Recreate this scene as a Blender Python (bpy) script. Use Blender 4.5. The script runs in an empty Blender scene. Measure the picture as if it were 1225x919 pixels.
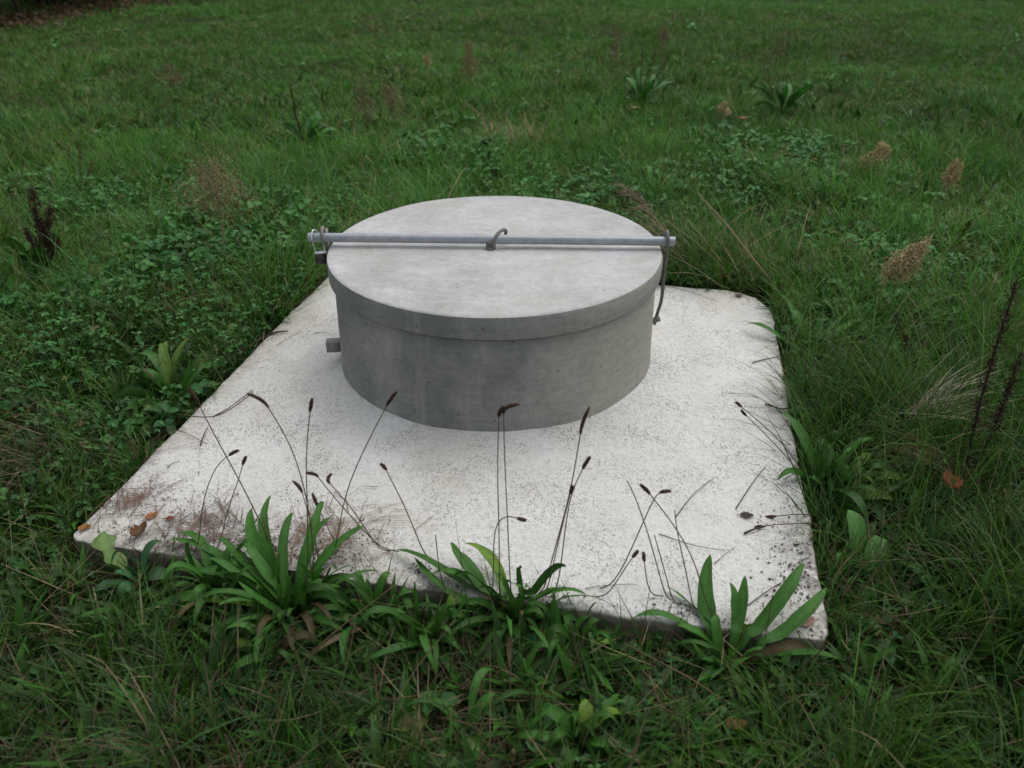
import bpy, math, random
import numpy as np
from mathutils import Vector

RS = np.random.RandomState(7)
random.seed(7)
sc = bpy.context.scene
COL = sc.collection
PI = math.pi

# ------------------------------------------------------------------ camera
PW, PH, FPX = 1225.0, 919.0, 1004.6
CP = np.array([0.0345, -2.8816, 1.5051])
PITCH, YAW, ROLL = 0.5247, 0.0089, -0.0028
_F = np.array([math.sin(YAW)*math.cos(PITCH), math.cos(YAW)*math.cos(PITCH), -math.sin(PITCH)])
_R0 = np.array([math.cos(YAW), -math.sin(YAW), 0.0]); _U0 = np.cross(_R0, _F)
_R = _R0*math.cos(ROLL)+_U0*math.sin(ROLL); _U = -_R0*math.sin(ROLL)+_U0*math.cos(ROLL)
cam_d = bpy.data.cameras.new("camera"); cam = bpy.data.objects.new("camera", cam_d); COL.objects.link(cam)
from mathutils import Matrix
cam.matrix_world = Matrix(((_R[0], _U[0], -_F[0], CP[0]), (_R[1], _U[1], -_F[1], CP[1]), (_R[2], _U[2], -_F[2], CP[2]), (0, 0, 0, 1)))
cam_d.sensor_width = 36; cam_d.lens = FPX/PW*36; cam_d.clip_end = 400; cam_d.clip_start = 0.02
cam_d.dof.use_dof = True; cam_d.dof.focus_distance = 2.75; cam_d.dof.aperture_fstop = 3.0
sc.camera = cam

# ------------------------------------------------------------------ light
SUN_EL, SUN_AZ = math.radians(66), math.radians(48)      # azimuth clockwise from +Y (behind the well, to the right)
w = bpy.data.worlds.new("World"); sc.world = w; w.use_nodes = True
nt = w.node_tree; bg = nt.nodes["Background"]
sky = nt.nodes.new("ShaderNodeTexSky"); sky.sky_type = 'NISHITA'; sky.sun_disc = False
sky.sun_elevation = SUN_EL; sky.sun_rotation = SUN_AZ; sky.air_density = 1.0; sky.dust_density = 4.0; sky.ozone_density = 0.6
hs = nt.nodes.new('ShaderNodeHueSaturation'); hs.inputs['Saturation'].default_value = 0.35; hs.inputs['Value'].default_value = 1.0   # overcast: the sky is nearly grey
nt.links.new(sky.outputs[0], hs.inputs['Color']); nt.links.new(hs.outputs[0], bg.inputs[0]); bg.inputs[1].default_value = 0.15
sd = bpy.data.lights.new("sun", 'SUN'); sd.energy = 0.75; sd.angle = math.radians(85); sd.color = (1.0, 0.985, 0.94)
sun = bpy.data.objects.new("sun", sd); COL.objects.link(sun)
sdir = Vector((math.sin(SUN_AZ)*math.cos(SUN_EL), math.cos(SUN_AZ)*math.cos(SUN_EL), math.sin(SUN_EL)))
sun.rotation_euler = sdir.to_track_quat('Z', 'Y').to_euler(); sun.location = (0, 0, 8)
sc.view_settings.view_transform = 'Standard'; sc.view_settings.look = 'None'
sc.view_settings.exposure = -0.10; sc.view_settings.gamma = 1.0; sc.view_settings.use_curve_mapping = False
sc.render.engine = 'CYCLES'
sc.cycles.max_bounces = 6; sc.cycles.diffuse_bounces = 3; sc.cycles.transparent_max_bounces = 4

# ------------------------------------------------------------------ helpers
def ray(px, py):
    return _F+_R*(px-PW/2)/FPX-_U*(py-PH/2)/FPX
def at_z(px, py, z=0.0):
    d = ray(px, py); return CP+d*(z-CP[2])/d[2]
def at_y(px, py, y):
    d = ray(px, py); return CP+d*(y-CP[1])/d[1]
def project(P):
    D = P-CP; z = D@_F
    return PW/2+FPX*(D@_R)/z, PH/2-FPX*(D@_U)/z, z

_tab = RS.rand(256, 256)
def vnoise(x, y, s, off=0.0):
    x = np.asarray(x, float)*s+off+100.3; y = np.asarray(y, float)*s+off*1.7+100.7
    xi = np.floor(x).astype(int); yi = np.floor(y).astype(int); fx = x-xi; fy = y-yi
    fx = fx*fx*(3-2*fx); fy = fy*fy*(3-2*fy)
    a = _tab[xi % 256, yi % 256]; b = _tab[(xi+1) % 256, yi % 256]; c = _tab[xi % 256, (yi+1) % 256]; d = _tab[(xi+1) % 256, (yi+1) % 256]
    return (a*(1-fx)+b*fx)*(1-fy)+(c*(1-fx)+d*fx)*fy
def fbm(x, y, s, off=0.0):
    return (vnoise(x, y, s, off)*0.55+vnoise(x, y, s*2.1, off+7)*0.28+vnoise(x, y, s*4.3, off+13)*0.17)

# slab frame
SX, SY, SA, SW, SD = 0.018, -0.247, -0.203, 2.026, 2.079
_ca, _sa = math.cos(SA), math.sin(SA)
def slab_uv(x, y):
    dx = np.asarray(x)-SX; dy = np.asarray(y)-SY
    return dx*_ca+dy*_sa, -dx*_sa+dy*_ca
def slab_xy(u, v):
    return SX+u*_ca-v*_sa, SY+u*_sa+v*_ca
def slab_dist(x, y):        # distance outside the slab (negative inside)
    u, v = slab_uv(x, y)
    du = np.abs(u)-SW/2; dv = np.abs(v)-SD/2
    return np.where((du > 0) & (dv > 0), np.hypot(du, dv), np.maximum(du, dv))
def sstep(a, b, x):
    t = np.clip((np.asarray(x, float)-a)/(b-a), 0, 1); return t*t*(3-2*t)
def gz(x, y):
    x = np.asarray(x, float); y = np.asarray(y, float)
    u, v = slab_uv(x, y)
    base = -0.115+0.06*sstep(-1.0, 1.4, v)
    away = sstep(0.1, 1.2, slab_dist(x, y))
    n = (fbm(x, y, 0.9, 3)-0.5)*0.10+(fbm(x, y, 0.3, 9)-0.5)*0.22*sstep(3, 7, y)
    return base+n*away+0.03*sstep(2, 8, y)
def gzf(x, y): return float(gz(x, y))
def on_ground(px, py, dz=0.0):
    z = -0.1
    for _ in range(6):
        p = at_z(px, py, z+dz); z = gzf(p[0], p[1])
    return np.array([p[0], p[1], z+dz])

# ------------------------------------------------------------------ materials
def mat(name, base=(0.5, 0.5, 0.5), rough=0.7, metal=0.0):
    m = bpy.data.materials.new(name); m.use_nodes = True
    b = m.node_tree.nodes["Principled BSDF"]
    b.inputs["Base Color"].default_value = (*base, 1); b.inputs["Roughness"].default_value = rough
    b.inputs["Metallic"].default_value = metal
    return m
class G:
    """tiny node graph helper"""
    def __init__(s, m): s.t = m.node_tree; s.b = s.t.nodes["Principled BSDF"]; s.out = s.t.nodes["Material Output"]
    def n(s, ty, **kw):
        nd = s.t.nodes.new(ty)
        for k, v in kw.items():
            if k.startswith('i_'): nd.inputs[k[2:].replace('_', ' ')].default_value = v
            else: setattr(nd, k, v)
        return nd
    def l(s, a, b): s.t.links.new(a, b)
    def noise(s, vec, scale, detail=4, rough=0.6):
        nd = s.n("ShaderNodeTexNoise"); nd.inputs["Scale"].default_value = scale; nd.inputs["Detail"].default_value = detail
        nd.inputs["Roughness"].default_value = rough; s.l(vec, nd.inputs["Vector"]); return nd.outputs["Fac"]
    def ramp(s, fac, stops):
        nd = s.n("ShaderNodeValToRGB"); e = nd.color_ramp.elements
        while len(e) < len(stops): e.new(0.5)
        for i, (p, c) in enumerate(stops):
            e[i].position = p; e[i].color = (*c, 1) if len(c) == 3 else c
        s.l(fac, nd.inputs[0]); return nd.outputs[0]
    def mix(s, fac, a, b, mode='MIX'):
        nd = s.n("ShaderNodeMix"); nd.data_type = 'RGBA'; nd.blend_type = mode
        for sock, v in ((nd.inputs[0], fac), (nd.inputs[6], a), (nd.inputs[7], b)):
            if isinstance(v, (int, float)): sock.default_value = v
            elif isinstance(v, tuple): sock.default_value = (*v, 1)
            else: s.l(v, sock)
        return nd.outputs[2]
    def math(s, op, a, b=0.0):
        nd = s.n("ShaderNodeMath", operation=op)
        for sock, v in ((nd.inputs[0], a), (nd.inputs[1], b)):
            if isinstance(v, (int, float)): sock.default_value = v
            else: s.l(v, sock)
        return nd.outputs[0]
    def bump(s, h, strength, dist):
        nd = s.n("ShaderNodeBump"); nd.inputs["Strength"].default_value = strength; nd.inputs["Distance"].default_value = dist
        s.l(h, nd.inputs["Height"]); s.l(nd.outputs[0], s.b.inputs["Normal"]); return nd

def plant_mat(name, rough=0.5, trans=0.3, spec=0.4, veins=False):
    m = mat(name, rough=rough); g = G(m)
    a = g.n("ShaderNodeAttribute", attribute_name="Col")
    tc = g.n("ShaderNodeTexCoord")
    nz = g.noise(tc.outputs["Object"], 60, 2)
    c = g.mix(0.35, a.outputs["Color"], g.ramp(nz, [(0.3, (0.45, 0.45, 0.42)), (0.7, (1.35, 1.35, 1.3))]), 'MULTIPLY')
    g.l(c, g.b.inputs["Base Color"]); g.b.inputs["Specular IOR Level"].default_value = spec
    if veins:
        uv = g.n("ShaderNodeUVMap", uv_map="UVMap")
        sep = g.n("ShaderNodeSeparateXYZ"); g.l(uv.outputs[0], sep.inputs[0])
        wv = g.math('SINE', g.math('MULTIPLY', sep.outputs[0], 6.2832*5))
        cr = g.noise(uv.outputs[0], 14, 3)
        h = g.math('ADD', g.math('MULTIPLY', wv, 0.5), g.math('MULTIPLY', cr, 0.8))
        bp = g.bump(h, 0.4, 0.0015)
        vc = g.ramp(wv, [(0.75, (0, 0, 0)), (1.0, (1, 1, 1))])
        vf = g.math('MULTIPLY', g.math('MAXIMUM', wv, 0.0), 0.12)
        c2 = g.mix(vf, c, (0.13, 0.24, 0.07)); g.l(c2, g.b.inputs["Base Color"]); c = c2
    if trans > 0:
        tr = g.n("ShaderNodeBsdfTranslucent"); g.l(c, tr.inputs[0])
        ms = g.n("ShaderNodeMixShader"); ms.inputs[0].default_value = trans
        g.l(g.b.outputs[0], ms.inputs[1]); g.l(tr.outputs[0], ms.inputs[2]); g.l(ms.outputs[0], g.out.inputs[0])
    return m
M_GRASS = plant_mat("grass_blades", 0.50, 0.30, 0.35)
M_LEAF = plant_mat("weed_leaves", 0.55, 0.22, 0.35)
M_PLANT = plant_mat("plantain_leaves", 0.50, 0.2, 0.35, veins=True)
M_DRY = plant_mat("dry_stems", 0.85, 0.05, 0.15)

def m_ground():
    m = mat("soil_and_thatch", rough=0.95); g = G(m); tc = g.n("ShaderNodeTexCoord"); v = tc.outputs["Object"]
    a = g.noise(v, 14, 8, 0.7); b = g.noise(v, 0.7, 4)
    c = g.ramp(a, [(0.3, (0.012, 0.010, 0.006)), (0.5, (0.035, 0.03, 0.016)), (0.75, (0.075, 0.06, 0.035))])
    gr = g.ramp(a, [(0.3, (0.010, 0.022, 0.007)), (0.7, (0.03, 0.065, 0.018))])
    c = g.mix(g.ramp(b, [(0.35, (0.25,)*3), (0.6, (0.85,)*3)]), c, gr)
    g.l(c, g.b.inputs["Base Color"]); g.bump(a, 1.0, 0.02); g.b.inputs["Specular IOR Level"].default_value = 0.1
    return m
def m_slab():
    m = mat("rough_cement_screed", rough=0.93); g = G(m); tc = g.n("ShaderNodeTexCoord"); v = tc.outputs["Object"]
    n1 = g.noise(v, 3.0, 5, 0.6); n2 = g.noise(v, 55, 5, 0.7); n3 = g.noise(v, 150, 3, 0.7); n4 = g.noise(v, 1.3, 3)
    base = g.ramp(n1, [(0.3, (0.72, 0.705, 0.65)), (0.5, (0.80, 0.80, 0.77)), (0.72, (0.84, 0.85, 0.83))])
    # little dark pits left by the float, thicker in some areas
    mp = g.n("ShaderNodeMapping"); mp.inputs["Scale"].default_value = (1.0, 0.6, 1.0); mp.inputs["Rotation"].default_value = (0, 0, 0.6); g.l(v, mp.inputs[0])
    vo = g.n("ShaderNodeTexVoronoi"); vo.inputs["Scale"].default_value = 170; g.l(mp.outputs[0], vo.inputs["Vector"])
    wob = g.noise(v, 230, 3, 0.7)
    d = g.math('ADD', vo.outputs["Distance"], g.math('MULTIPLY', g.math('SUBTRACT', wob, 0.5), 1.6))
    area = g.math('MULTIPLY', g.math('SUBTRACT', g.noise(v, 4.5, 5, 0.75), 0.36), 1.6)
    pit = g.math('LESS_THAN', d, area)
    sepc = g.n("ShaderNodeSeparateColor"); g.l(vo.outputs["Color"], sepc.inputs[0])
    pit = g.math('MULTIPLY', pit, g.math('GREATER_THAN', sepc.outputs[0], 0.42))
    pit = g.math('MULTIPLY', pit, 0.5)
    c = g.mix(0.5, base, g.ramp(n2, [(0.30, (0.60, 0.59, 0.57)), (0.47, (0.95, .95, .95)), (0.75, (1.1, 1.1, 1.1))]), 'MULTIPLY')
    c = g.mix(0.5, c, g.ramp(n3, [(0.32, (0.62, 0.61, 0.59)), (0.5, (1, 1, 1))]), 'MULTIPLY')
    c = g.mix(g.math('MULTIPLY', pit, 1.25), c, (0.20, 0.19, 0.18))
    c = g.mix(0.6, c, g.ramp(g.noise(v, 1.9, 6, 0.65), [(0.36, (0.93, 0.91, 0.86)), (0.56, (1.02, 1.02, 1.02))]), 'MULTIPLY')
    # yellowish algae and dirt towards the edges of the slab
    e = g.n("ShaderNodeAttribute", attribute_name="Col"); es = g.n("ShaderNodeSeparateColor"); g.l(e.outputs["Color"], es.inputs[0])
    df = g.math('MULTIPLY', es.outputs[0], g.ramp(g.noise(v, 22, 5, 0.75), [(0.38, (0, 0, 0)), (0.6, (1, 1, 1))]))
    c = g.mix(g.math('MULTIPLY', es.outputs[1], 0.55), c, (0.50, 0.45, 0.33))
    c = g.mix(g.math('MULTIPLY', df, 0.85), c, (0.11, 0.085, 0.06))
    c = g.mix(es.outputs[2], c, g.ramp(n2, [(0.3, (0.12, 0.115, 0.085)), (0.7, (0.30, 0.28, 0.22))]))
    g.l(c, g.b.inputs["Base Color"]); g.b.inputs["Specular IOR Level"].default_value = 0.2
    h = g.math('ADD', g.math('MULTIPLY', n2, 1.0), g.math('MULTIPLY', n3, 0.4)); h = g.math('SUBTRACT', h, g.math('MULTIPLY', pit, 0.9))
    g.bump(h, 1.0, 0.008)
    return m
def m_conc(name, lo, mid, hi, pits, streak=False, warm=None):
    m = mat(name, rough=0.85); g = G(m); tc = g.n("ShaderNodeTexCoord"); v = tc.outputs["Object"]
    n1 = g.noise(v, 3.6, 8, 0.70); n2 = g.noise(v, 40, 4, 0.7); n3 = g.noise(v, 190, 2, 0.6)
    c = g.ramp(n1, [(0.32, lo), (0.5, mid), (0.68, hi)])
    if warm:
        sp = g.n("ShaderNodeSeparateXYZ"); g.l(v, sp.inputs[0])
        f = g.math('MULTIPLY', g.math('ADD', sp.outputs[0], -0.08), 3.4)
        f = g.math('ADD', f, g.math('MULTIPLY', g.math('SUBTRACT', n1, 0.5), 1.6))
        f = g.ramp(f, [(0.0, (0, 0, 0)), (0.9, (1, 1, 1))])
        c = g.mix(f, c, warm)  # right side painted lighter, as under a brighter sky there, and yellower
    mott = g.ramp(n2, [(0.25, (0.8, 0.8, 0.8)), (0.75, (1.14, 1.14, 1.14))])
    c = g.mix(0.8, c, mott, 'MULTIPLY')
    c = g.mix(0.5, c, g.ramp(n3, [(0.3, (0.78,)*3), (0.7, (1.15,)*3)]), 'MULTIPLY')
    if streak:
        mp = g.n("ShaderNodeMapping"); mp.inputs["Scale"].default_value = (2.2, 5.0, 1); mp.inputs["Rotation"].default_value = (0, 0, 0.9); g.l(v, mp.inputs[0])
        s1 = g.noise(mp.outputs[0], 2.2, 5, 0.7)
        c = g.mix(g.math('MULTIPLY', g.ramp(s1, [(0.50, (0, 0, 0)), (0.68, (1, 1, 1))]), 0.35), c, (0.68, 0.70, 0.73))
        st = g.noise(v, 5.5, 4)
        c = g.mix(g.math('MULTIPLY', g.ramp(st, [(0.54, (0, 0, 0)), (0.68, (1, 1, 1))]), 0.30), c, (0.44, 0.41, 0.33))
    if warm:
        mp = g.n("ShaderNodeMapping"); mp.inputs["Scale"].default_value = (2.5, 2.5, 26); g.l(v, mp.inputs[0])
        c = g.mix(0.55, c, g.ramp(g.noise(mp.outputs[0], 3.0, 5, 0.7), [(0.3, (0.80,)*3), (0.7, (1.18,)*3)]), 'MULTIPLY')
        mp = g.n("ShaderNodeMapping"); mp.inputs["Scale"].default_value = (9, 9, 0.8); g.l(v, mp.inputs[0])
        c = g.mix(g.math('MULTIPLY', g.ramp(g.noise(mp.outputs[0], 1.6, 4, 0.6), [(0.58, (0,)*3), (0.7, (1,)*3)]), 0.30), c, (0.44, 0.43, 0.40))
    vo = g.n("ShaderNodeTexVoronoi"); vo.inputs["Scale"].default_value = 34; g.l(v, vo.inputs["Vector"])
    sepc = g.n("ShaderNodeSeparateColor"); g.l(vo.outputs["Color"], sepc.inputs[0])
    p = g.math('MULTIPLY', g.math('LESS_THAN', vo.outputs["Distance"], 0.13), g.math('GREATER_THAN', sepc.outputs[0], pits))
    c = g.mix(g.math('MULTIPLY', p, 0.7), c, tuple(x*0.35 for x in lo))
    g.l(c, g.b.inputs["Base Color"]); g.b.inputs["Specular IOR Level"].default_value = 0.25
    h = g.math('SUBTRACT', g.math('ADD', g.math('MULTIPLY', n2, 0.5), g.math('MULTIPLY', n3, 0.25)), p)
    g.bump(h, 0.9, 0.004)
    return m
M_GROUND = m_ground(); M_SLAB = m_slab()
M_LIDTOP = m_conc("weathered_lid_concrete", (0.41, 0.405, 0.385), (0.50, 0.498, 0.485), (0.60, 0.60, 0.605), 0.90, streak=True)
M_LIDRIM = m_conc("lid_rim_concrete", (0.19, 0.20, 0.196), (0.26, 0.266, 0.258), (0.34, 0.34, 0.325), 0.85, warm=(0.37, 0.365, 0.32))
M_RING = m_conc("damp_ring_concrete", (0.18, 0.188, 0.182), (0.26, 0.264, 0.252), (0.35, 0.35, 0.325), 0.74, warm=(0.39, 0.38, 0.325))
def m_metal(name, c0, c1, rough, metal):
    m = mat(name, rough=rough, metal=metal); g = G(m); tc = g.n("ShaderNodeTexCoord")
    n = g.noise(tc.outputs["Object"], 35, 5, 0.65); g.l(g.ramp(n, [(0.35, c0), (0.65, c1)]), g.b.inputs["Base Color"])
    g.l(g.ramp(n, [(0.3, (rough-.12,)*3), (0.7, (rough+.12,)*3)]), g.b.inputs["Roughness"]); g.bump(n, 0.3, 0.001)
    return m
M_PIPE = m_metal("galvanised_steel", (0.30, 0.33, 0.36), (0.42, 0.45, 0.48), 0.5, 0.45)
M_ROD = m_metal("dull_rebar_steel", (0.13, 0.125, 0.12), (0.22, 0.215, 0.21), 0.6, 0.4)
M_FLAT = m_metal("old_flat_iron", (0.20, 0.19, 0.18), (0.30, 0.29, 0.27), 0.6, 0.3)
M_BRASS = m_metal("tarnished_lock_body", (0.07, 0.06, 0.055), (0.12, 0.105, 0.095), 0.5, 0.4)
M_CHROME = m_metal("bright_steel", (0.62, 0.62, 0.62), (0.8, 0.8, 0.8), 0.3, 0.7)
M_TWIG = m_metal("dark_twig", (0.035, 0.026, 0.020), (0.08, 0.06, 0.045), 0.85, 0.0)

# ------------------------------------------------------------------ mesh builder
class MB:
    def __init__(s): s.v = []; s.q = []; s.t = []; s.c = []; s.n = 0; s.uv = []
    def add(s, v, q=None, t=None, c=(1, 1, 1), uv=None):
        v = np.asarray(v, np.float32).reshape(-1, 3); k = len(v)
        c = np.broadcast_to(np.asarray(c, np.float32), (k, 3))
        s.v.append(v); s.c.append(c)
        if q is not None and len(q): s.q.append(np.asarray(q, np.int64).reshape(-1, 4)+s.n)
        if t is not None and len(t): s.t.append(np.asarray(t, np.int64).reshape(-1, 3)+s.n)
        s.uv.append(np.zeros((k, 2), np.float32) if uv is None else np.asarray(uv, np.float32).reshape(-1, 2))
        s.n += k
    def mesh(s, name, material, smooth=True):
        v = np.concatenate(s.v); c = np.concatenate(s.c); uv = np.concatenate(s.uv)
        q = np.concatenate(s.q) if s.q else np.zeros((0, 4), np.int64)
        t = np.concatenate(s.t) if s.t else np.zeros((0, 3), np.int64)
        me = bpy.data.meshes.new(name)
        me.vertices.add(len(v)); me.vertices.foreach_set("co", v.ravel())
        lv = np.concatenate([q.ravel(), t.ravel()]).astype(np.int32)
        me.loops.add(len(lv)); me.loops.foreach_set("vertex_index", lv)
        tot = np.concatenate([np.full(len(q), 4), np.full(len(t), 3)]).astype(np.int32)
        st = np.concatenate([[0], np.cumsum(tot)[:-1]]).astype(np.int32)
        me.polygons.add(len(tot)); me.polygons.foreach_set("loop_start", st)
        if smooth: me.polygons.foreach_set("use_smooth", np.ones(len(tot), bool))
        a = me.color_attributes.new("Col", 'FLOAT_COLOR', 'POINT')
        a.data.foreach_set("color", np.concatenate([c, np.ones((len(c), 1), np.float32)], 1).ravel())
        ul = me.uv_layers.new(name="UVMap"); ul.data.foreach_set("uv", uv[lv].ravel())
        me.materials.append(material); me.update(calc_edges=True)
        return me
    def build(s, name, material, parent=None, smooth=True, origin=None):
        if origin is not None:
            o3 = np.asarray(origin, np.float32)
            s.v = [x-o3 for x in s.v]
        o = bpy.data.objects.new(name, s.mesh(name, material, smooth)); COL.objects.link(o)
        if origin is not None and parent is None: o.location = [float(x) for x in origin]
        if parent is not None: o.parent = parent
        return o
def tag(o, label, cat, group=None, kind=None):
    if kind: o["kind"] = kind
    if label: o["label"] = label
    if cat: o["category"] = cat
    if group: o["group"] = group
    return o
def empty(name, loc):
    o = bpy.data.objects.new(name, None); o.location = [float(x) for x in loc]; o.empty_display_size = 0.1; COL.objects.link(o); return o

def tube_pts(P, r, k=8, caps=True):
    """P (n,3), r scalar/array -> verts, quads, tris"""
    P = np.asarray(P, float); n = len(P); r = np.broadcast_to(np.asarray(r, float), (n,))
    T = np.gradient(P, axis=0); T /= np.linalg.norm(T, axis=1)[:, None]+1e-12
    up = np.array([0, 0, 1.0]) if abs(T[0, 2]) < 0.9 else np.array([1.0, 0, 0])
    N = np.cross(T[0], up); N /= np.linalg.norm(N)
    V = []
    a = np.arange(k)*2*PI/k
    for i in range(n):
        N = N-T[i]*(N@T[i]); N /= np.linalg.norm(N)+1e-12; B = np.cross(T[i], N)
        V.append(P[i]+r[i]*(np.cos(a)[:, None]*N+np.sin(a)[:, None]*B))
    V = np.concatenate(V); q = []
    for i in range(n-1):
        for j in range(k):
            q.append((i*k+j, i*k+(j+1) % k, (i+1)*k+(j+1) % k, (i+1)*k+j))
    t = []
    if caps:
        V = np.concatenate([V, P[:1], P[-1:]]); m = n*k
        for j in range(k):
            t.append((m, (j+1) % k, j)); t.append((m+1, (n-1)*k+j, (n-1)*k+(j+1) % k))
    return V, q, t
def tube(mb, P, r, k=8, c=(1, 1, 1), caps=True):
    V, q, t = tube_pts(P, r, k, caps); mb.add(V, q, t, c)
def curve(pts, n=24):
    """Catmull-Rom through pts"""
    p = np.asarray(pts, float)
    if len(p) == 2: return p[0]+(p[1]-p[0])*np.linspace(0, 1, n)[:, None]
    e = np.concatenate([[2*p[0]-p[1]], p, [2*p[-1]-p[-2]]]); out = []
    m = max(2, n//(len(p)-1))
    for i in range(len(p)-1):
        t = np.linspace(0, 1, m, endpoint=(i == len(p)-2))[:, None]; a, b, c, d = e[i:i+4]
        out.append(0.5*((2*b)+(-a+c)*t+(2*a-5*b+4*c-d)*t*t+(-a+3*b-3*c+d)*t**3))
    return np.concatenate(out)

# ------------------------------------------------------------------ ground sheet
def grid_lines(lo, hi, near_lo, near_hi, fine, growth=1.18):
    a = list(np.arange(near_lo, near_hi+1e-6, fine)); s = fine
    x = a[-1]
    while x < hi: s *= growth; x += s; a.append(min(x, hi))
    x = a[0]; s = fine
    while x > lo: s *= growth; x -= s; a.insert(0, max(x, lo))
    return np.array(a)
gxs = grid_lines(-150, 150, -3, 3, 0.06); gys = grid_lines(-60, 250, -2.4, 4, 0.06)
X, Y = np.meshgrid(gxs, gys); Z = gz(X, Y)
inside = slab_dist(X, Y) < -0.05
Z = np.where(inside, Z-0.03, Z)
nx, ny = len(gxs), len(gys)
ii = (np.arange(ny-1)[:, None]*nx+np.arange(nx-1)).ravel()
mb = MB(); mb.add(np.stack([X, Y, Z], -1), np.stack([ii, ii+1, ii+nx+1, ii+nx], 1))
o = mb.build("ground", M_GROUND); tag(o, None, None, kind="structure")

# ------------------------------------------------------------------ concrete slab
def slab_z(x, y):
    r = np.hypot(x, y)
    z = -0.030+0.030*np.exp(-np.maximum(r-0.59, 0)/0.09)
    z += (fbm(x, y, 2.2, 4)-0.5)*0.016+(fbm(x, y, 11, 5)-0.5)*0.006
    ed = -slab_dist(x, y)
    z -= 0.007*np.exp(-np.maximum(ed, 0)/0.012)
    return z
N = 220
us = np.linspace(-1, 1, N); us = np.sign(us)*(1-(1-np.abs(us))**1.15)
U, V = np.meshgrid(us*SW/2, us*SD/2)
# worn corners and slightly wavy edges
cu = np.abs(U)-SW/2; cv = np.abs(V)-SD/2
def corner_pull(U, V, su, sv, rad):
    d = np.hypot(U-su*SW/2, V-sv*SD/2); f = np.clip(1-d/rad, 0, 1)**1.5
    return U-su*f*rad*0.28, V-sv*f*rad*0.28
U2, V2 = U, V
for su, sv, rad in ((1, 1, 0.24), (-1, -1, 0.03), (1, -1, 0.05), (-1, 1, 0.12)): U2, V2 = corner_pull(U2, V2, su, sv, rad)
edge = np.maximum(np.abs(U)/(SW/2), np.abs(V)/(SD/2))**12
jit = (fbm(U*1.0, V*1.0, 3, 21)-0.5)*0.022*edge+(fbm(U, V, 28, 2)-0.5)*0.010*edge
U2 = U2+jit*np.sign(U)*(np.abs(U)/(SW/2))**12; V2 = V2+jit*np.sign(V)*(np.abs(V)/(SD/2))**12
XX, YY = slab_xy(U2, V2); ZZ = slab_z(XX, YY)
mb = MB()
r_ = np.hypot(XX, YY)
edist = np.minimum(SW/2-np.abs(U), SD/2-np.abs(V))
dirt = np.exp(-edist/0.05)*0.8
def blob(px, py, rad, amp):
    p = at_z(px, py, -0.03); return amp*np.exp(-((XX-p[0])**2+(YY-p[1])**2)/(rad*rad))
dirt = dirt+blob(965, 690, 0.10, 0.8)+blob(950, 640, .09, .5)+blob(250, 640, 0.15, 0.65)+blob(390, 660, 0.14, 0.8)+blob(330, 660, 0.12, 0.8)+blob(200, 640, .12, .5)+blob(520, 700, .1, .4)
yel = np.exp(-edist/0.16)*0.35*(U < 0)+0.3*np.exp(-(SD/2-V)/0.12)+blob(330, 390, 0.18, 0.6)+blob(890, 350, 0.15, .6)+blob(950, 740, .12, .5)
colr = np.stack([np.clip(dirt*.72, 0, 1), np.clip(yel, 0, 1), np.zeros_like(dirt)], -1)
ii = (np.arange(N-1)[:, None]*N+np.arange(N-1)).ravel()
mb.add(np.stack([XX, YY, ZZ], -1), np.stack([ii, ii+1, ii+N+1, ii+N], 1), c=colr.reshape(-1, 3))
per = [(0, j) for j in range(N)]+[(i, N-1) for i in range(1, N)]+[(N-1, j) for j in range(N-2, -1, -1)]+[(i, 0) for i in range(N-2, 0, -1)]
pi_ = np.array([a*N+b for a, b in per]); top = np.stack([XX, YY, ZZ], -1).reshape(-1, 3)[pi_]
rings = [top]; zs = [0.0, 0.004, 0.03, 0.07, 0.12, 0.2]
for k, dz in enumerate(zs[1:]):
    q = top.copy(); q[:, 2] -= dz
    cxy = np.array([SX, SY]); dd = q[:, :2]-cxy; dd /= np.linalg.norm(dd, axis=1)[:, None]
    q[:, :2] += dd*(0.004+(fbm(q[:, 0]+dz, q[:, 1], 14, k*3)-0.5)[:, None]*0.018); rings.append(q)
K = len(pi_); al = np.concatenate(rings); q = []
for k in range(len(rings)-1):
    j = np.arange(K); q.append(np.stack([k*K+j, (k+1)*K+j, (k+1)*K+(j+1) % K, k*K+(j+1) % K], 1))
cc = np.tile(np.array([[0.5, 0.3, 1.0]]), (len(al), 1)); cc[:K] = [0.6, 0.3, 0.1]
mb.add(al, np.concatenate(q), c=cc)
o = mb.build("concrete_slab", M_SLAB)
tag(o, "square whitish rough cement slab on the grass, surrounding the round concrete well", "slab")

# ------------------------------------------------------------------ well ring
HT, LT = 0.4156, 0.0801
def lathe(mb, prof, k=160, c=(1, 1, 1), wob=0.0, seed=0):
    prof = np.asarray(prof, float); n = len(prof); a = np.arange(k)*2*PI/k
    V = []
    for r, z in prof:
        rr = r+(wob*(vnoise(np.cos(a)*2+5, np.sin(a)*2+z*6, 1.7, seed)-0.5) if r > 0.3 else 0)
        V.append(np.stack([rr*np.cos(a), rr*np.sin(a), np.full(k, z)], 1))
    V = np.concatenate(V); q = []
    j = np.arange(k)
    for i in range(n-1): q.append(np.stack([i*k+j, i*k+(j+1) % k, (i+1)*k+(j+1) % k, (i+1)*k+j], 1))
    mb.add(V, np.concatenate(q), c=c)
well = empty("well_ring", (0, 0, 0))
tag(well, "grey round concrete well ring standing on the white slab under the lid", "well ring")
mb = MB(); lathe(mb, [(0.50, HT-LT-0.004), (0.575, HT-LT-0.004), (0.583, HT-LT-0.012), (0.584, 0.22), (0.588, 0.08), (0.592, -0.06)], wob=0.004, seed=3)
mb.build("ring_wall", M_RING, well)
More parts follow.
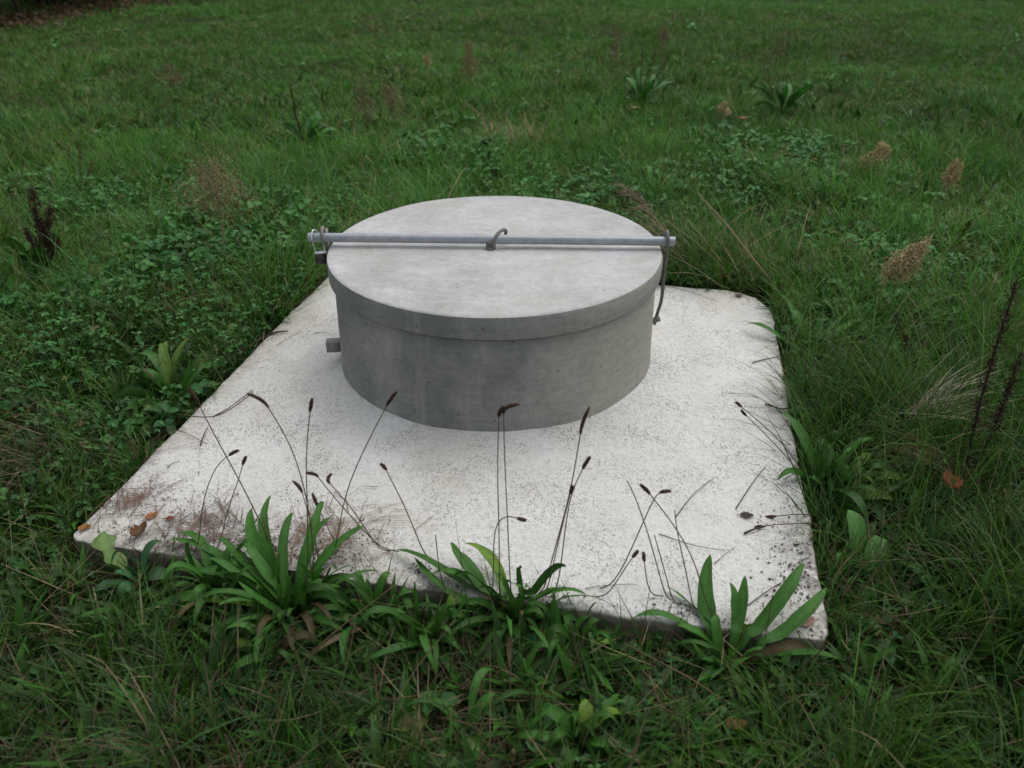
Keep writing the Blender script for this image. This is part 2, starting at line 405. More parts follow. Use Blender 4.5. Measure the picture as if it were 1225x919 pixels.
# right retaining rod, with an eye around the bar and a bent foot
mb = MB()
tube(mb, curve([(0.612, -0.030, 0.474), (0.612, -0.038, 0.480), (0.612, -0.050, 0.476), (0.612, -0.0615, 0.462), (0.613, -0.062, 0.44), (0.615, -0.050, 0.40), (0.618, -0.03, 0.33), (0.619, -0.02, 0.26), (0.620, -0.01, 0.20), (0.612, -0.008, 0.155), (0.606, -0.008, 0.125), (0.603, -0.008, 0.10)], 60), 0.0065, 10)
tube(mb, curve([(0.612, -0.030, 0.474), (0.612, -0.022, 0.465), (0.612, -0.02, 0.45)], 8), 0.0065, 10)
tube(mb, curve([(0.575, -0.008, 0.112), (0.622, -0.010, 0.124)], 4), 0.011, 8)
mb.build("retaining_rod", M_ROD, well)
# left flat iron
def boxm(mb, c, s, rot=0, bev=0.0):
    x, y, z = [k/2 for k in s]; b = bev
    V = []
    for sz in (-1, 1):
        for (sx, sy) in ((-1, -1), (1, -1), (1, 1), (-1, 1)):
            V.append((sx*(x-b), sy*(y-b), sz*z))
    for sz in (-1, 1):
        for (sx, sy) in ((-1, -1), (1, -1), (1, 1), (-1, 1)):
            V.append((sx*x, sy*y, sz*(z-b)))
    V = np.array(V); cr, sr = math.cos(rot), math.sin(rot)
    V = np.stack([V[:, 0]*cr-V[:, 1]*sr, V[:, 0]*sr+V[:, 1]*cr, V[:, 2]], 1)+np.array(c)
    q = [(3, 2, 1, 0), (4, 5, 6, 7)]
    for i in range(4):
        j = (i+1) % 4; q += [(8+i, 8+j, 12+j, 12+i), (i, j, 8+j, 8+i), (12+i, 12+j, 4+j, 4+i)]
    mb.add(V, q)
mb = MB()
boxm(mb, (-0.611, 0.035, 0.40), (0.006, 0.030, 0.14), -0.06, 0.0015)
boxm(mb, (-0.600, 0.035, 0.334), (0.028, 0.028, 0.006), -0.06, 0.0015)
# eye at the top of the flat iron, the bar passes through it
tube(mb, [(-0.618+0.0, 0.012+0.024*math.cos(a), 0.4565+0.027*math.sin(a)) for a in np.linspace(0, 2*PI, 25)], 0.006, 8, caps=False)
mb.build("flat_iron_bracket", M_FLAT, well, smooth=False)
mb = MB(); boxm(mb, (-0.604, -0.075, 0.055), (0.062, 0.04, 0.042), 0.1, 0.002); mb.build("steel_stub", M_FLAT, well, smooth=False)

# ------------------------------------------------------------------ lid
lid = empty("well_lid", (0, 0, HT-LT))  # concrete lid that closes the well
tag(lid, "round pale concrete cover with a darker rim, lying on top of the well ring", "cover")
mb = MB(); z0 = 0.0
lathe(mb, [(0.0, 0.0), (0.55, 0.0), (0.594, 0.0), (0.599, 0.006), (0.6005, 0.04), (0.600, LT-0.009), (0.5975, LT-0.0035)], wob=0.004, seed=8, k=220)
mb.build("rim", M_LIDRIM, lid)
mb = MB()
NR = 90; K = 220; a = np.arange(K)*2*PI/K; rad = np.linspace(0.002, 0.5925, NR)
V = []
for i, r in enumerate(rad):
    rr = r+(0.004*(vnoise(np.cos(a)*2+5, np.sin(a)*2+(LT-.0035)*6, 1.7, 8)-0.5) if r > 0.3 else 0)
    x, y = rr*np.cos(a), rr*np.sin(a)
    z = LT+(fbm(x, y, 4, 31)-0.5)*0.004+(0 if i < NR-1 else -0.001)
    for hx, hy in ((0.0138, -0.0106), (0.475, -0.145), (0.01, 0.45)):
        z = z-0.006*np.exp(-((x-hx)**2+(y-hy)**2)/0.016**2)
    V.append(np.stack([x, y, z], 1))
x, y = (rad[-1]+0.0052)*np.cos(a), (rad[-1]+0.0052)*np.sin(a)
V.append(np.stack([x, y, np.full(K, LT-0.0036)], 1))
V = np.concatenate(V); j = np.arange(K)
q = np.concatenate([np.stack([i*K+j, i*K+(j+1) % K, (i+1)*K+(j+1) % K, (i+1)*K+j], 1) for i in range(NR)])
mb.add(V, q); mb.add([(0.002*math.cos(t), 0.002*math.sin(t), LT) for t in a[::55]], [(0, 1, 2, 3)])
mb.build("top_face", M_LIDTOP, lid)
mb = MB()   # lifting eye bent over the bar
zb = LT
ring_c = np.array([-0.014, -0.034, zb+0.012])
tube(mb, [ring_c+np.array([0.0125*math.cos(t), 0.004*math.sin(t)-0.003, 0.0115*math.sin(t)]) for t in np.linspace(0, 2*PI, 21)], 0.0068, 8, caps=False)
tube(mb, curve([(-0.014, -0.032, zb-0.01), (-0.012, -0.036, zb+0.018), (-0.002, -0.034, zb+0.036), (0.012, -0.014, zb+0.053), (0.032, 0.012, zb+0.056), (0.040, 0.024, zb+0.046), (0.038, 0.026, zb+0.03), (0.034, 0.026, zb-0.01)], 48), 0.0062, 10)
mb.build("lifting_eye", M_ROD, lid)

# ------------------------------------------------------------------ locking bar and padlock
pL = np.array([-0.672, 0.013, 0.4475]); pR = np.array([0.642, -0.042, 0.4445])
mb = MB()
dirp = (pR-pL)/np.linalg.norm(pR-pL)
P = [pL+(pR-pL)*t for t in np.linspace(0, 1, 12)]
tube(mb, P, 0.0165, 28, caps=False)
Vi, qi, _ = tube_pts([P[0], P[-1]], 0.0135, 28, False)
mb.add(Vi, [t[::-1] for t in qi])
Vo, _, _ = tube_pts([P[0], P[-1]], 0.0165, 28, False)
A = np.concatenate([Vo[:28], Vi[:28], Vo[28:], Vi[28:]]); j = np.arange(28)
mb.add(A, np.concatenate([np.stack([j, 28+j, 28+(j+1) % 28, (j+1) % 28], 1), np.stack([56+j, 56+(j+1) % 28, 84+(j+1) % 28, 84+j], 1)]))
o = mb.build("locking_bar", M_PIPE)
tag(o, "long galvanised pipe bar laid across the concrete lid through its lifting eye", "bar")
pl = empty("padlock", (-0.645, 0.0, 0.40))
tag(pl, "small dark padlock hanging from the left end of the galvanised bar", "padlock")
mb = MB(); boxm(mb, (0.012, -0.002, -0.028), (0.040, 0.018, 0.040), 0.25, 0.003); mb.build("lock_body", M_BRASS, pl, smooth=False)
mb = MB(); boxm(mb, (0.012, -0.002, -0.0055), (0.042, 0.020, 0.006), 0.25, 0.002); mb.build("lock_cap", M_CHROME, pl, smooth=False)
mb = MB(); tube(mb, curve([(-0.001, -0.005, -0.01), (-0.006, -0.012, 0.02), (-0.011, -0.013, 0.052), (-0.008, 0.004, 0.074), (0.0, 0.022, 0.070), (0.012, 0.034, 0.045), (0.022, 0.02, 0.012), (0.026, 0.001, -0.008)], 44), 0.0028, 8)
mb.build("shackle", M_CHROME, pl)

# ================================================================== VEGETATION
def blades(mb, P, L, W, az, lean, curl, col, seg=3, tipcol=None, twist=None):
    n = len(P)
    if n == 0: return
    H = np.stack([np.cos(az), np.sin(az), np.zeros(n)], 1)
    tw = RS.uniform(-0.9, 0.9, n) if twist is None else twist
    S = np.stack([-np.sin(az+tw), np.cos(az+tw), np.zeros(n)], 1)
    pos = P.copy(); V = []; C = []
    prof = {2: [0.9, 1.0], 3: [0.8, 1.0, 0.7], 4: [0.75, 1.0, 0.85, 0.5], 5: [0.7, 0.95, 1.0, 0.8, 0.45]}[seg]
    tc = col*1.12 if tipcol is None else tipcol
    for k in range(seg):
        hw = (W*0.5*prof[k])[:, None]
        V += [pos-S*hw, pos+S*hw]; f = k/seg
        cc = col*(1-f)+tc*f; C += [cc, cc]
        th = lean+curl*(k+0.5)/seg
        pos = pos+(L/seg)[:, None]*(np.sin(th)[:, None]*H+np.cos(th)[:, None]*np.array([0, 0, 1.0]))
    V.append(pos); C.append(tc)
    m = 2*seg+1
    V = np.stack(V, 1).reshape(-1, 3); C = np.stack(C, 1).reshape(-1, 3)
    b = (np.arange(n)*m)[:, None]
    q = np.concatenate([b+np.array([[2*k, 2*k+1, 2*k+3, 2*k+2]]) for k in range(seg-1)])
    t = b+np.array([[2*seg-2, 2*seg-1, 2*seg]])
    mb.add(V, q, t, C)

def leaflets(mb, B, D, Nn, L, W, col, fold=0.25):
    """little oval leaves: base B, direction D, normal Nn"""
    n = len(B); D = D/np.linalg.norm(D, axis=1)[:, None]
    S = np.cross(D, Nn); S /= np.linalg.norm(S, axis=1)[:, None]+1e-9; Nn = np.cross(S, D)
    L = L[:, None]; W = W[:, None]
    up = Nn*W*fold
    v = [B, B+D*L*0.32-S*W*0.5+up, B+D*L*0.75-S*W*0.42+up*0.8-Nn*L*0.04, B+D*L-Nn*L*0.12, B+D*L*0.75+S*W*0.42+up*0.8-Nn*L*0.04, B+D*L*0.32+S*W*0.5+up]
    V = np.stack(v, 1).reshape(-1, 3); b = (np.arange(n)*6)[:, None]
    q = np.concatenate([b+np.array([[0, 1, 2, 3]]), b+np.array([[0, 3, 4, 5]])])
    C = np.repeat(col, 6, axis=0)*np.tile(np.array([0.85, 1, 1, 1.1, 1, 1]), n)[:, None]
    mb.add(V, q, None, C)

def in_view(P, mx=0.28, my=0.25):
    x, y, z = project(P)
    return (z > 0.3) & (x > -PW*mx) & (x < PW*(1+mx)) & (y < PH*(1+my))
def sample_field(dens0, d0, p, dmax=24.0, dmin=0.75):
    """random ground points in front of the camera, density falling with distance"""
    # radial pdf  ~ d * dens(d)
    ds = np.linspace(dmin, dmax, 4000); den = dens0*np.minimum(1, (d0/ds)**p); half = math.radians(68)
    wgt = den*ds*2*half; cum = np.cumsum(wgt)*(ds[1]-ds[0]); n = int(cum[-1])
    d = np.interp(RS.rand(n)*cum[-1], cum, ds); a = YAW+RS.uniform(-half, half, n)
    P = np.stack([CP[0]+d*np.sin(a), CP[1]+d*np.cos(a), np.zeros(n)], 1)
    k = in_view(P); return P[k], d[k]

G_DARK = np.array([0.034, 0.128, 0.012]); G_MID = np.array([0.070, 0.236, 0.020]); G_YEL = np.array([0.150, 0.290, 0.026])
G_BLUE = np.array([0.052, 0.185, 0.050]); STRAW = np.array([0.42, 0.34, 0.19]); BROWN = np.array([0.11, 0.07, 0.04])
def weed_mask(x, y):
    """0..1 where low broad-leaved weeds replace grass (round the slab and in a band behind it)"""
    a = np.exp(-((y-1.9)/1.5)**2)*0.50*sstep(-3.8, -1.2, x)*(1-sstep(1.2, 3.2, x))+np.exp(-((x+1.3)/0.9)**2-((y-0.7)/0.9)**2)*0.6
    a = a+np.exp(-((x+1.3)/1.0)**2-((y+1.3)/0.8)**2)*0.35+0.14+0.25*np.exp(-((x-2.0)/1.8)**2-((y-5.0)/1.2)**2)
    return np.clip(a+(fbm(x, y, 1.5, 17)-0.5)*1.2, 0, 1)
def hfield(x, y):
    d = slab_dist(x, y); u, v = slab_uv(x, y)
    h = 0.085+0.10*np.clip(fbm(x, y, 0.9, 41)-0.38, 0, 1)*2+0.10*np.clip(vnoise(x, y, 3.5, 47)-0.55, 0, 1)*2
    h = h*(1-0.35*sstep(3, 7, y))
    front = (v < -SD/2+0.05)
    h = np.where(front, h*0.9*(0.58+0.42*sstep(0.03, 0.35, d)), h*(1.0+0.25*np.exp(-d/0.3)))
    return h

KEEP = [(207, 470, .17), (175, 440, .12), (352, 730, .13), (612, 740, .10), (872, 780, .10), (300, 375, .08), (975, 410, .12), (1010, 590, .16), (690, 880, .10), (560, 870, .08), (1030, 660, .08), (172, 690, .08), (1120, 480, .14), (1150, 475, .12), (48, 330, .12)]
KC = [(on_ground(a, b), r) for a, b, r in KEEP]
def keep(P, amt=.85):
    d = np.min(np.stack([np.hypot(P[:, 0]-c[0], P[:, 1]-c[1])/r for c, r in KC]), 0)
    return RS.rand(len(P)) > amt*(1-sstep(.6, 1.3, d))
# --- grass
mb = MB()
P, d = sample_field(6400, 3.2, 0.75, dmax=19)
sdv = slab_dist(P[:, 0], P[:, 1]); k = sdv > 0.012
bare = fbm(P[:, 0], P[:, 1], 2.3, 63)
wm = weed_mask(P[:, 0], P[:, 1])*(1-0.9*sstep(5.0, 7.5, d))
k &= RS.rand(len(P)) > 0.45*wm
k &= ~((bare < 0.36) & (RS.rand(len(P)) < 0.7) & (d < 5))
k &= keep(P, .7)
P, d, sdv, wm = P[k], d[k], sdv[k], wm[k]
P[:, 2] = gz(P[:, 0], P[:, 1])-0.004; n = len(P)
h = hfield(P[:, 0], P[:, 1]); L = h*RS.gamma(7, 1/7., n)*1.35; far = np.maximum(1, d/3.2)**0.38; L = L*(1-0.5*sstep(3.5, 7.5, d))
W = RS.uniform(0.0026, 0.0052, n)*far
hue = fbm(P[:, 0], P[:, 1], 0.8, 71)[:, None]*1.5-0.25; hue2 = vnoise(P[:, 0], P[:, 1], 5, 77)[:, None]
col = G_DARK*(1-hue)+G_MID*hue; col = col*(1-0.30*hue2)+G_YEL*0.30*hue2
r = RS.rand(n, 1); col = np.where(r < 0.22, G_BLUE*RS.uniform(0.7, 1.2, (n, 1)), col)
tan = np.clip(fbm(P[:, 0], P[:, 1], 1.7, 83)*1.6-0.74, 0.0, 0.5)+0.05
st = RS.rand(n) < tan*(1-.6*sstep(3, 6, d))
col = np.where(st[:, None], STRAW*RS.uniform(0.25, 0.9, (n, 1)), col)*RS.uniform(0.45, 1.15, (n, 1))*(0.64+0.74*sstep(1.6, 4.8, d))[:, None]*np.array([1.08, 1.0, 1.05])  # blade colour lightened with distance from the camera, like haze
# tufts share a direction
az = vnoise(P[:, 0], P[:, 1], 6, 5)*4*PI+RS.normal(0, 0.9, n)
lean = np.abs(RS.normal(0.25, 0.28, n))+np.where(st, RS.uniform(0.2, 0.9, n), 0); curl = RS.uniform(0.2, 1.5, n)
far_k = d > 5.5
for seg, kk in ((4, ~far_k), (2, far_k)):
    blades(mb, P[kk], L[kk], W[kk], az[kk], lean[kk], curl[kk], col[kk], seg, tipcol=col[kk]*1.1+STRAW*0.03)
# longer tufts
P, d = sample_field(26, 3.5, 1.1); kk_ = RS.rand(len(P)) > 0.75*sstep(5, 8, d); P = P[kk_]; d = d[kk_]
P = P[(slab_dist(P[:, 0], P[:, 1]) > 0.10) & keep(P, 1.0)]
cnt = RS.randint(12, 40, len(P)); d = np.hypot(P[:, 0]-CP[0], P[:, 1]-CP[1]); idx = np.repeat(np.arange(len(P)), cnt); n = len(idx)
tuft = P[idx]; Pt = tuft+np.concatenate([RS.normal(0, 0.022, (n, 2)), np.zeros((n, 1))], 1)
k = slab_dist(Pt[:, 0], Pt[:, 1]) > 0.012; Pt, idx = Pt[k], idx[k]; n = len(Pt); Pt[:, 2] = gz(Pt[:, 0], Pt[:, 1])-0.004
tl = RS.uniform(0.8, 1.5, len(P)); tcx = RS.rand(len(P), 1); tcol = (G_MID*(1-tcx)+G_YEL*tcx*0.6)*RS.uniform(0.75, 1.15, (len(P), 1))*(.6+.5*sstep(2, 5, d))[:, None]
dd = np.hypot(Pt[:, 0]-CP[0], Pt[:, 1]-CP[1])
L = (0.05+hfield(Pt[:, 0], Pt[:, 1]))*(1-.4*sstep(4, 8, dd))*tl[idx]*RS.uniform(0.7, 1.25, n)
col = tcol[idx]*RS.uniform(0.7, 1.3, (n, 1)); st = RS.rand(n) < 0.08; col = np.where(st[:, None], STRAW*RS.uniform(0.3, 0.9, (n, 1)), col)
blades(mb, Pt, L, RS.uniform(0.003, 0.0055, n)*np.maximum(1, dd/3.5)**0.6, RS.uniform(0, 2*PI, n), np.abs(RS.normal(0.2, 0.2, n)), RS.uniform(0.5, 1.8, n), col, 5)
n = 2400; side = RS.rand(n); t_ = RS.uniform(-1.02, 1.02, n); off = np.abs(RS.normal(0, .03, n))+.012
fu = np.where(side < .36, -SW/2-off, np.where(side < .72, SW/2+off, t_*SW/2)); fv = np.where(side < .72, t_*SD/2, np.where(side < .84, SD/2+off, -SD/2-off))
clus = vnoise(fu*1.0, fv, 9, 61) > np.where((side > .84) & (fu > .05), .62, .42); fu, fv, side = fu[clus], fv[clus], side[clus]; n = len(fu)
fx, fy = slab_xy(fu, fv); Q = np.stack([fx, fy, gz(fx, fy)-.004], 1); fr_ = (fv < -SD/2)
cr = RS.rand(n, 1); st = RS.rand(n) < .2
blades(mb, Q, RS.uniform(.06, .19, n)*np.where(fr_, .75, 1.0), RS.uniform(.0022, .0048, n), np.where(side < .36, PI, np.where(side < .72, 0.0, np.where(side < .84, PI/2, -PI/2)))+SA+RS.normal(0, 1.0, n), np.abs(RS.normal(.25, .25, n)), RS.uniform(.3, 1.6, n), np.where(st[:, None], STRAW*.6, (G_MID*cr+G_DARK*(1-cr))*RS.uniform(.5, 1.1, (n, 1))), 5)
o = mb.build("grass", M_GRASS); tag(o, "green meadow grass growing all round the concrete slab", "grass", kind="stuff")

# --- dead straw lying in the sward
mb = MB()
P, d = sample_field(800, 2.6, 1.4, dmax=14)
sdv = slab_dist(P[:, 0], P[:, 1]); thin = fbm(P[:, 0], P[:, 1], 1.9, 91)
k = (sdv > 0.02) & (RS.rand(len(P)) < np.clip(thin*3.0-1.0+1.2*np.exp(-np.maximum(sdv, 0)/0.12), 0.12, 1))
P, d = P[k], d[k]; n = len(P); P[:, 2] = gz(P[:, 0], P[:, 1])+RS.uniform(0.0, 0.05, n)
blades(mb, P, RS.uniform(0.08, 0.30, n), RS.uniform(0.0014, 0.0030, n)*np.maximum(1, d/3)**0.6, RS.uniform(0, 2*PI, n), RS.uniform(0.9, 1.6, n), RS.uniform(-0.7, 0.5, n),
       np.where(RS.rand(n, 1) < 0.35, STRAW, BROWN*1.4)*RS.uniform(0.25, 0.8, (n, 1)), 5)
o = mb.build("dead_straw", M_DRY); tag(o, "dry brown straw and thatch lying between the green blades", "straw", kind="stuff")

# --- broad-leaved ground cover
mb = MB()
P, d = sample_field(1500, 3.4, 1.2, dmax=15)
sdv = slab_dist(P[:, 0], P[:, 1]); wm = weed_mask(P[:, 0], P[:, 1])
k = (sdv > 0.015) & (RS.rand(len(P)) < wm*1.1*(1-0.93*sstep(5.0, 7.5, d)))
k &= keep(P)
P, d, sdv, wm = P[k], d[k], sdv[k], wm[k]; n = len(P)
z = gz(P[:, 0], P[:, 1]); u_, v_ = slab_uv(P[:, 0], P[:, 1])
hh = (0.03+0.13*wm*np.where(v_ < -1.0, 0.35, 1.0))*RS.uniform(0.35, 1.15, n); P[:, 2] = z+hh
kind = vnoise(P[:, 0], P[:, 1], 2.2, 33)
sz = np.where(kind > 0.5, RS.uniform(0.009, 0.022, n), RS.uniform(0.013, 0.042, n))*RS.choice([.7, 1, 1, 1.3], n)*np.maximum(1, d/4)**0.35
base_az = RS.uniform(0, 2*PI, n); cr = RS.rand(n, 1)
col = (G_BLUE*1.0*cr+np.array([0.066, 0.185, 0.035])*(1-cr))*RS.uniform(0.55, 1.25, (n, 1))*(0.85+0.42*sstep(2.0, 4.2, d))[:, None]  # leaf colour raised further from the camera for a hazier look
yl = RS.rand(n) < 0.025; col = np.where(yl[:, None], np.array([0.2, 0.2, 0.05])*RS.uniform(0.5, 1, (n, 1)), col)
for j in range(3):
    a = base_az+j*2*PI/3+RS.normal(0, 0.25, n)
    tilt = RS.normal(0.0, 0.35, n)
    D = np.stack([np.cos(a)*np.cos(tilt), np.sin(a)*np.cos(tilt), np.sin(tilt)], 1)
    Nn = np.stack([RS.normal(0, 0.25, n), RS.normal(0, 0.25, n), np.ones(n)], 1)
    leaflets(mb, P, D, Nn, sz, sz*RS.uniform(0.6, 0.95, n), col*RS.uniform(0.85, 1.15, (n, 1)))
q = P.copy(); q[:, 2] = z; 
blades(mb, q, hh, np.full(n, 0.0018), RS.uniform(0, 2*PI, n), np.zeros(n), np.zeros(n), np.tile(np.array([[0.06, 0.09, 0.035]]), (n, 1)), 2)
P, d = sample_field(330, 3.0, 1.6, dmax=9); sdv = slab_dist(P[:, 0], P[:, 1])
k = (sdv > 0.03) & (RS.rand(len(P)) < 0.25+0.75*np.exp(-sdv/0.5)); P = P[k]
cnt = RS.randint(3, 8, len(P)); idx = np.repeat(np.arange(len(P)), cnt); n = len(idx); Q = P[idx]+np.concatenate([RS.normal(0, .006, (n, 2)), np.zeros((n, 1))], 1)
Q[:, 2] = gz(Q[:, 0], Q[:, 1]); Q = Q[:]; sl = slab_dist(Q[:, 0], Q[:, 1]); L = RS.uniform(.06, .16, n)*np.clip(0.6+sl/0.2, 0.6, 1)
blades(mb, Q, L, L*RS.uniform(.12, .20, n), RS.uniform(0, 2*PI, n), RS.uniform(.2, 1.1, n), RS.uniform(.2, 1.1, n), np.array([[.042, .135, .015]])*RS.uniform(.4, 1.2, (n, 1)), 5, twist=RS.normal(0, .25, n))
o = mb.build("clover_and_weeds", M_LEAF); tag(o, "low leafy clover and weeds growing between the grass", "ground cover", kind="stuff")


# --- plants one can tell apart
P_COL = np.array([0.046, 0.158, 0.018])
def clear_slab(Pw):
    """lift world points that would run through the slab so that they lie over its edge"""
    Pw = Pw.copy(); dd_ = slab_dist(Pw[:, 0], Pw[:, 1]); r = np.hypot(Pw[:, 0], Pw[:, 1])
    top = np.where(r > .6, slab_z(Pw[:, 0], Pw[:, 1]), -.03)+.007; f = 1-sstep(0.006, 0.035, dd_)
    need = top*f+(-.2)*(1-f); Pw[:, 2] = np.maximum(Pw[:, 2], np.where(f > 0, need, -9))
    return Pw
def leaf(mb, B, T, wd, arch=0.05, col=None, rows=18, roll=0.0, org=None, shape='lance', droop=None, fold=0.22):
    droop = random.uniform(-.02, .05) if droop is None else droop
    B = np.asarray(B, float); T = np.asarray(T, float); col = P_COL if col is None else np.asarray(col)
    C1 = B+(T-B)*0.30+np.array([0, 0, arch]); C2 = B+(T-B)*0.75+np.array([0, 0, arch*0.9+droop])
    t = np.linspace(0, 1, rows)[:, None]
    P = B*(1-t)**3+3*C1*t*(1-t)**2+3*C2*t*t*(1-t)+T*t**3
    if org is not None: P = clear_slab(P+org)-org
    Tn = np.gradient(P, axis=0); Tn /= np.linalg.norm(Tn, axis=1)[:, None]
    ref = np.array([0, 0, 1.0]); S = np.cross(Tn, ref); ln = np.linalg.norm(S, axis=1)[:, None]
    view = CP-P; view /= np.linalg.norm(view, axis=1)[:, None]
    alt = np.cross(Tn, view*[1, 1, 0]+1e-4); alt /= np.linalg.norm(alt, axis=1)[:, None]
    S = np.where(ln > 0.25, S/np.maximum(ln, 1e-6), alt*np.sign((alt[0]@S[0]) or 1)); Nn = np.cross(S, Tn)
    P = P+S*(np.sin(t*PI*0.9)*random.uniform(-.16, .16)+t**2*random.uniform(-.08, .08))*np.linalg.norm(T-B)
    cr, sr = math.cos(roll), math.sin(roll); S, Nn = S*cr+Nn*sr, Nn*cr-S*sr
    tt = t[:, 0]
    if shape == 'lance': w_ = 0.13+np.sin(PI*np.clip((tt-0.10)/0.90, 0, 1)**0.92)**0.85*0.9
    elif shape == 'oval': w_ = 0.10+np.sin(PI*np.clip((tt-0.28)/0.72, 0, 1)**0.9)**0.7*0.95
    else: w_ = 0.10+np.sin(PI*np.clip((tt-0.05)/0.95, 0, 1)**1.5)**0.6*(0.75+0.35*np.sin(tt*19))
    w_[-1] = 0.01
    rnd = random.random()*9; w_ = w_*(1-np.clip(np.sin(tt*29+rnd*3)*np.sin(tt*13+rnd)-.45, 0, 1)*random.choice((0, 0, .5, .9))); wav = np.sin(tt*17+rnd)*0.05+np.sin(tt*31+rnd*2)*0.03
    cols = np.array([-1, -0.5, 0, 0.5, 1.0]); V = []; C = []; UV = []
    for j, cx in enumerate(cols):
        hw = wd*0.5*w_*cx*(1+(wav*0.8 if abs(cx) == 1 else 0)); lift = abs(cx)**1.3*fold*wd*w_*0.5+(wav*wd*0.5*cx if abs(cx) == 1 else 0)
        V.append(P+S*hw[:, None]+Nn*lift[:, None])
        k = 1.18 if cx == 0 else (0.95 if abs(cx) == 1 else 1.0)
        C.append(np.tile(col*k, (rows, 1))*(0.85+0.25*tt[:, None])); UV.append(np.stack([np.full(rows, (cx+1)/2), tt*3], 1))
    V = np.stack(V, 1).reshape(-1, 3); C = np.stack(C, 1).reshape(-1, 3); UV = np.stack(UV, 1).reshape(-1, 2)
    q = [(i*5+j, i*5+j+1, (i+1)*5+j+1, (i+1)*5+j) for i in range(rows-1) for j in range(4)]
    mb.add(V, q, None, C, UV)
def ground3(x, y): return np.array([x, y, gzf(x, y)])

def seed_head(P, r=0.0042, col=(0.045, 0.028, 0.020)):
    """knobbly dark plantain head along P"""
    mb = MB(); P = np.asarray(P); n = len(P); t = np.linspace(0, 1, n)
    rr = r*np.sin(PI*np.clip(t*0.92+0.05, 0, 1))**0.45
    tube(mb, P, rr, 9, np.array(col))
    T = np.gradient(P, axis=0); T /= np.linalg.norm(T, axis=1)[:, None]
    m = 130; i = RS.randint(0, n, m); dr = RS.normal(0, 1, (m, 3)); dr -= T[i]*np.sum(dr*T[i], 1)[:, None]; dr /= np.linalg.norm(dr, axis=1)[:, None]
    leaflets(mb, P[i]+dr*rr[i][:, None]*0.7, dr+T[i]*0.8, RS.normal(0, 1, (m, 3)), np.full(m, r*0.75), np.full(m, r*0.5), np.tile(np.array(col)*1.3, (m, 1))*RS.uniform(0.5, 1.9, (m, 1)))
    return mb
def stalk(parent, origin, pts, head=0.035, hook=0.0, r=0.0013, col=(0.12, 0.075, 0.052), hr=0.0044, headcol=(0.085, 0.048, 0.034)):
    """pts: world points from base to the foot of the head; hook: how far the head curls over (radians)"""
    P = curve(pts, 30)
    P += np.cumsum(RS.normal(0, 0.0004, P.shape), 0)*np.linspace(0, 1, len(P))[:, None]
    P = clear_slab(P)
    for _ in range(22): P[1:-1] = (P[:-2]+2*P[1:-1]+P[2:])/4
    mb = MB(); V, q, t = tube_pts(P-origin, np.linspace(r*1.3, r, len(P)), 6); cc = np.linspace(0, 1, len(P)).repeat(6)
    c = np.array([0.11, 0.12, 0.05])*(1-cc[:, None])+np.array(col)*cc[:, None]; c = np.concatenate([c, c[:1], c[-1:]])
    mb.add(V, q, t, c); so = mb.build("flower_stalk", M_DRY, parent)
    if head > 0:
        head = max(head*1.55, 0.022)
        d = P[-1]-P[-3]; d /= np.linalg.norm(d); side = _R if hook >= 0 else -_R
        p = P[-1].copy(); H = [p.copy()]; m = 12
        for i in range(m):
            p = p+d*head/m; H.append(p.copy())
            d = d*math.cos(hook/m)+np.cross(np.cross(d, side), d)*math.sin(abs(hook)/m) if hook else d
            d = d/np.linalg.norm(d)
        hb = seed_head(np.array(H)-origin, hr, headcol).build("seed_head", M_DRY, so)
    return so
def spx(base, pts, plane_dy):
    """world curve for a stalk: base pixel on the ground, then pixels on upright planes plane_dy behind the base"""
    B = on_ground(*base); out = [B]
    for i, ((px, py), dy) in enumerate(zip(pts, plane_dy)): out.append(at_y(px, py, B[1]+dy*(.25 if i == 0 else 1)))
    return out

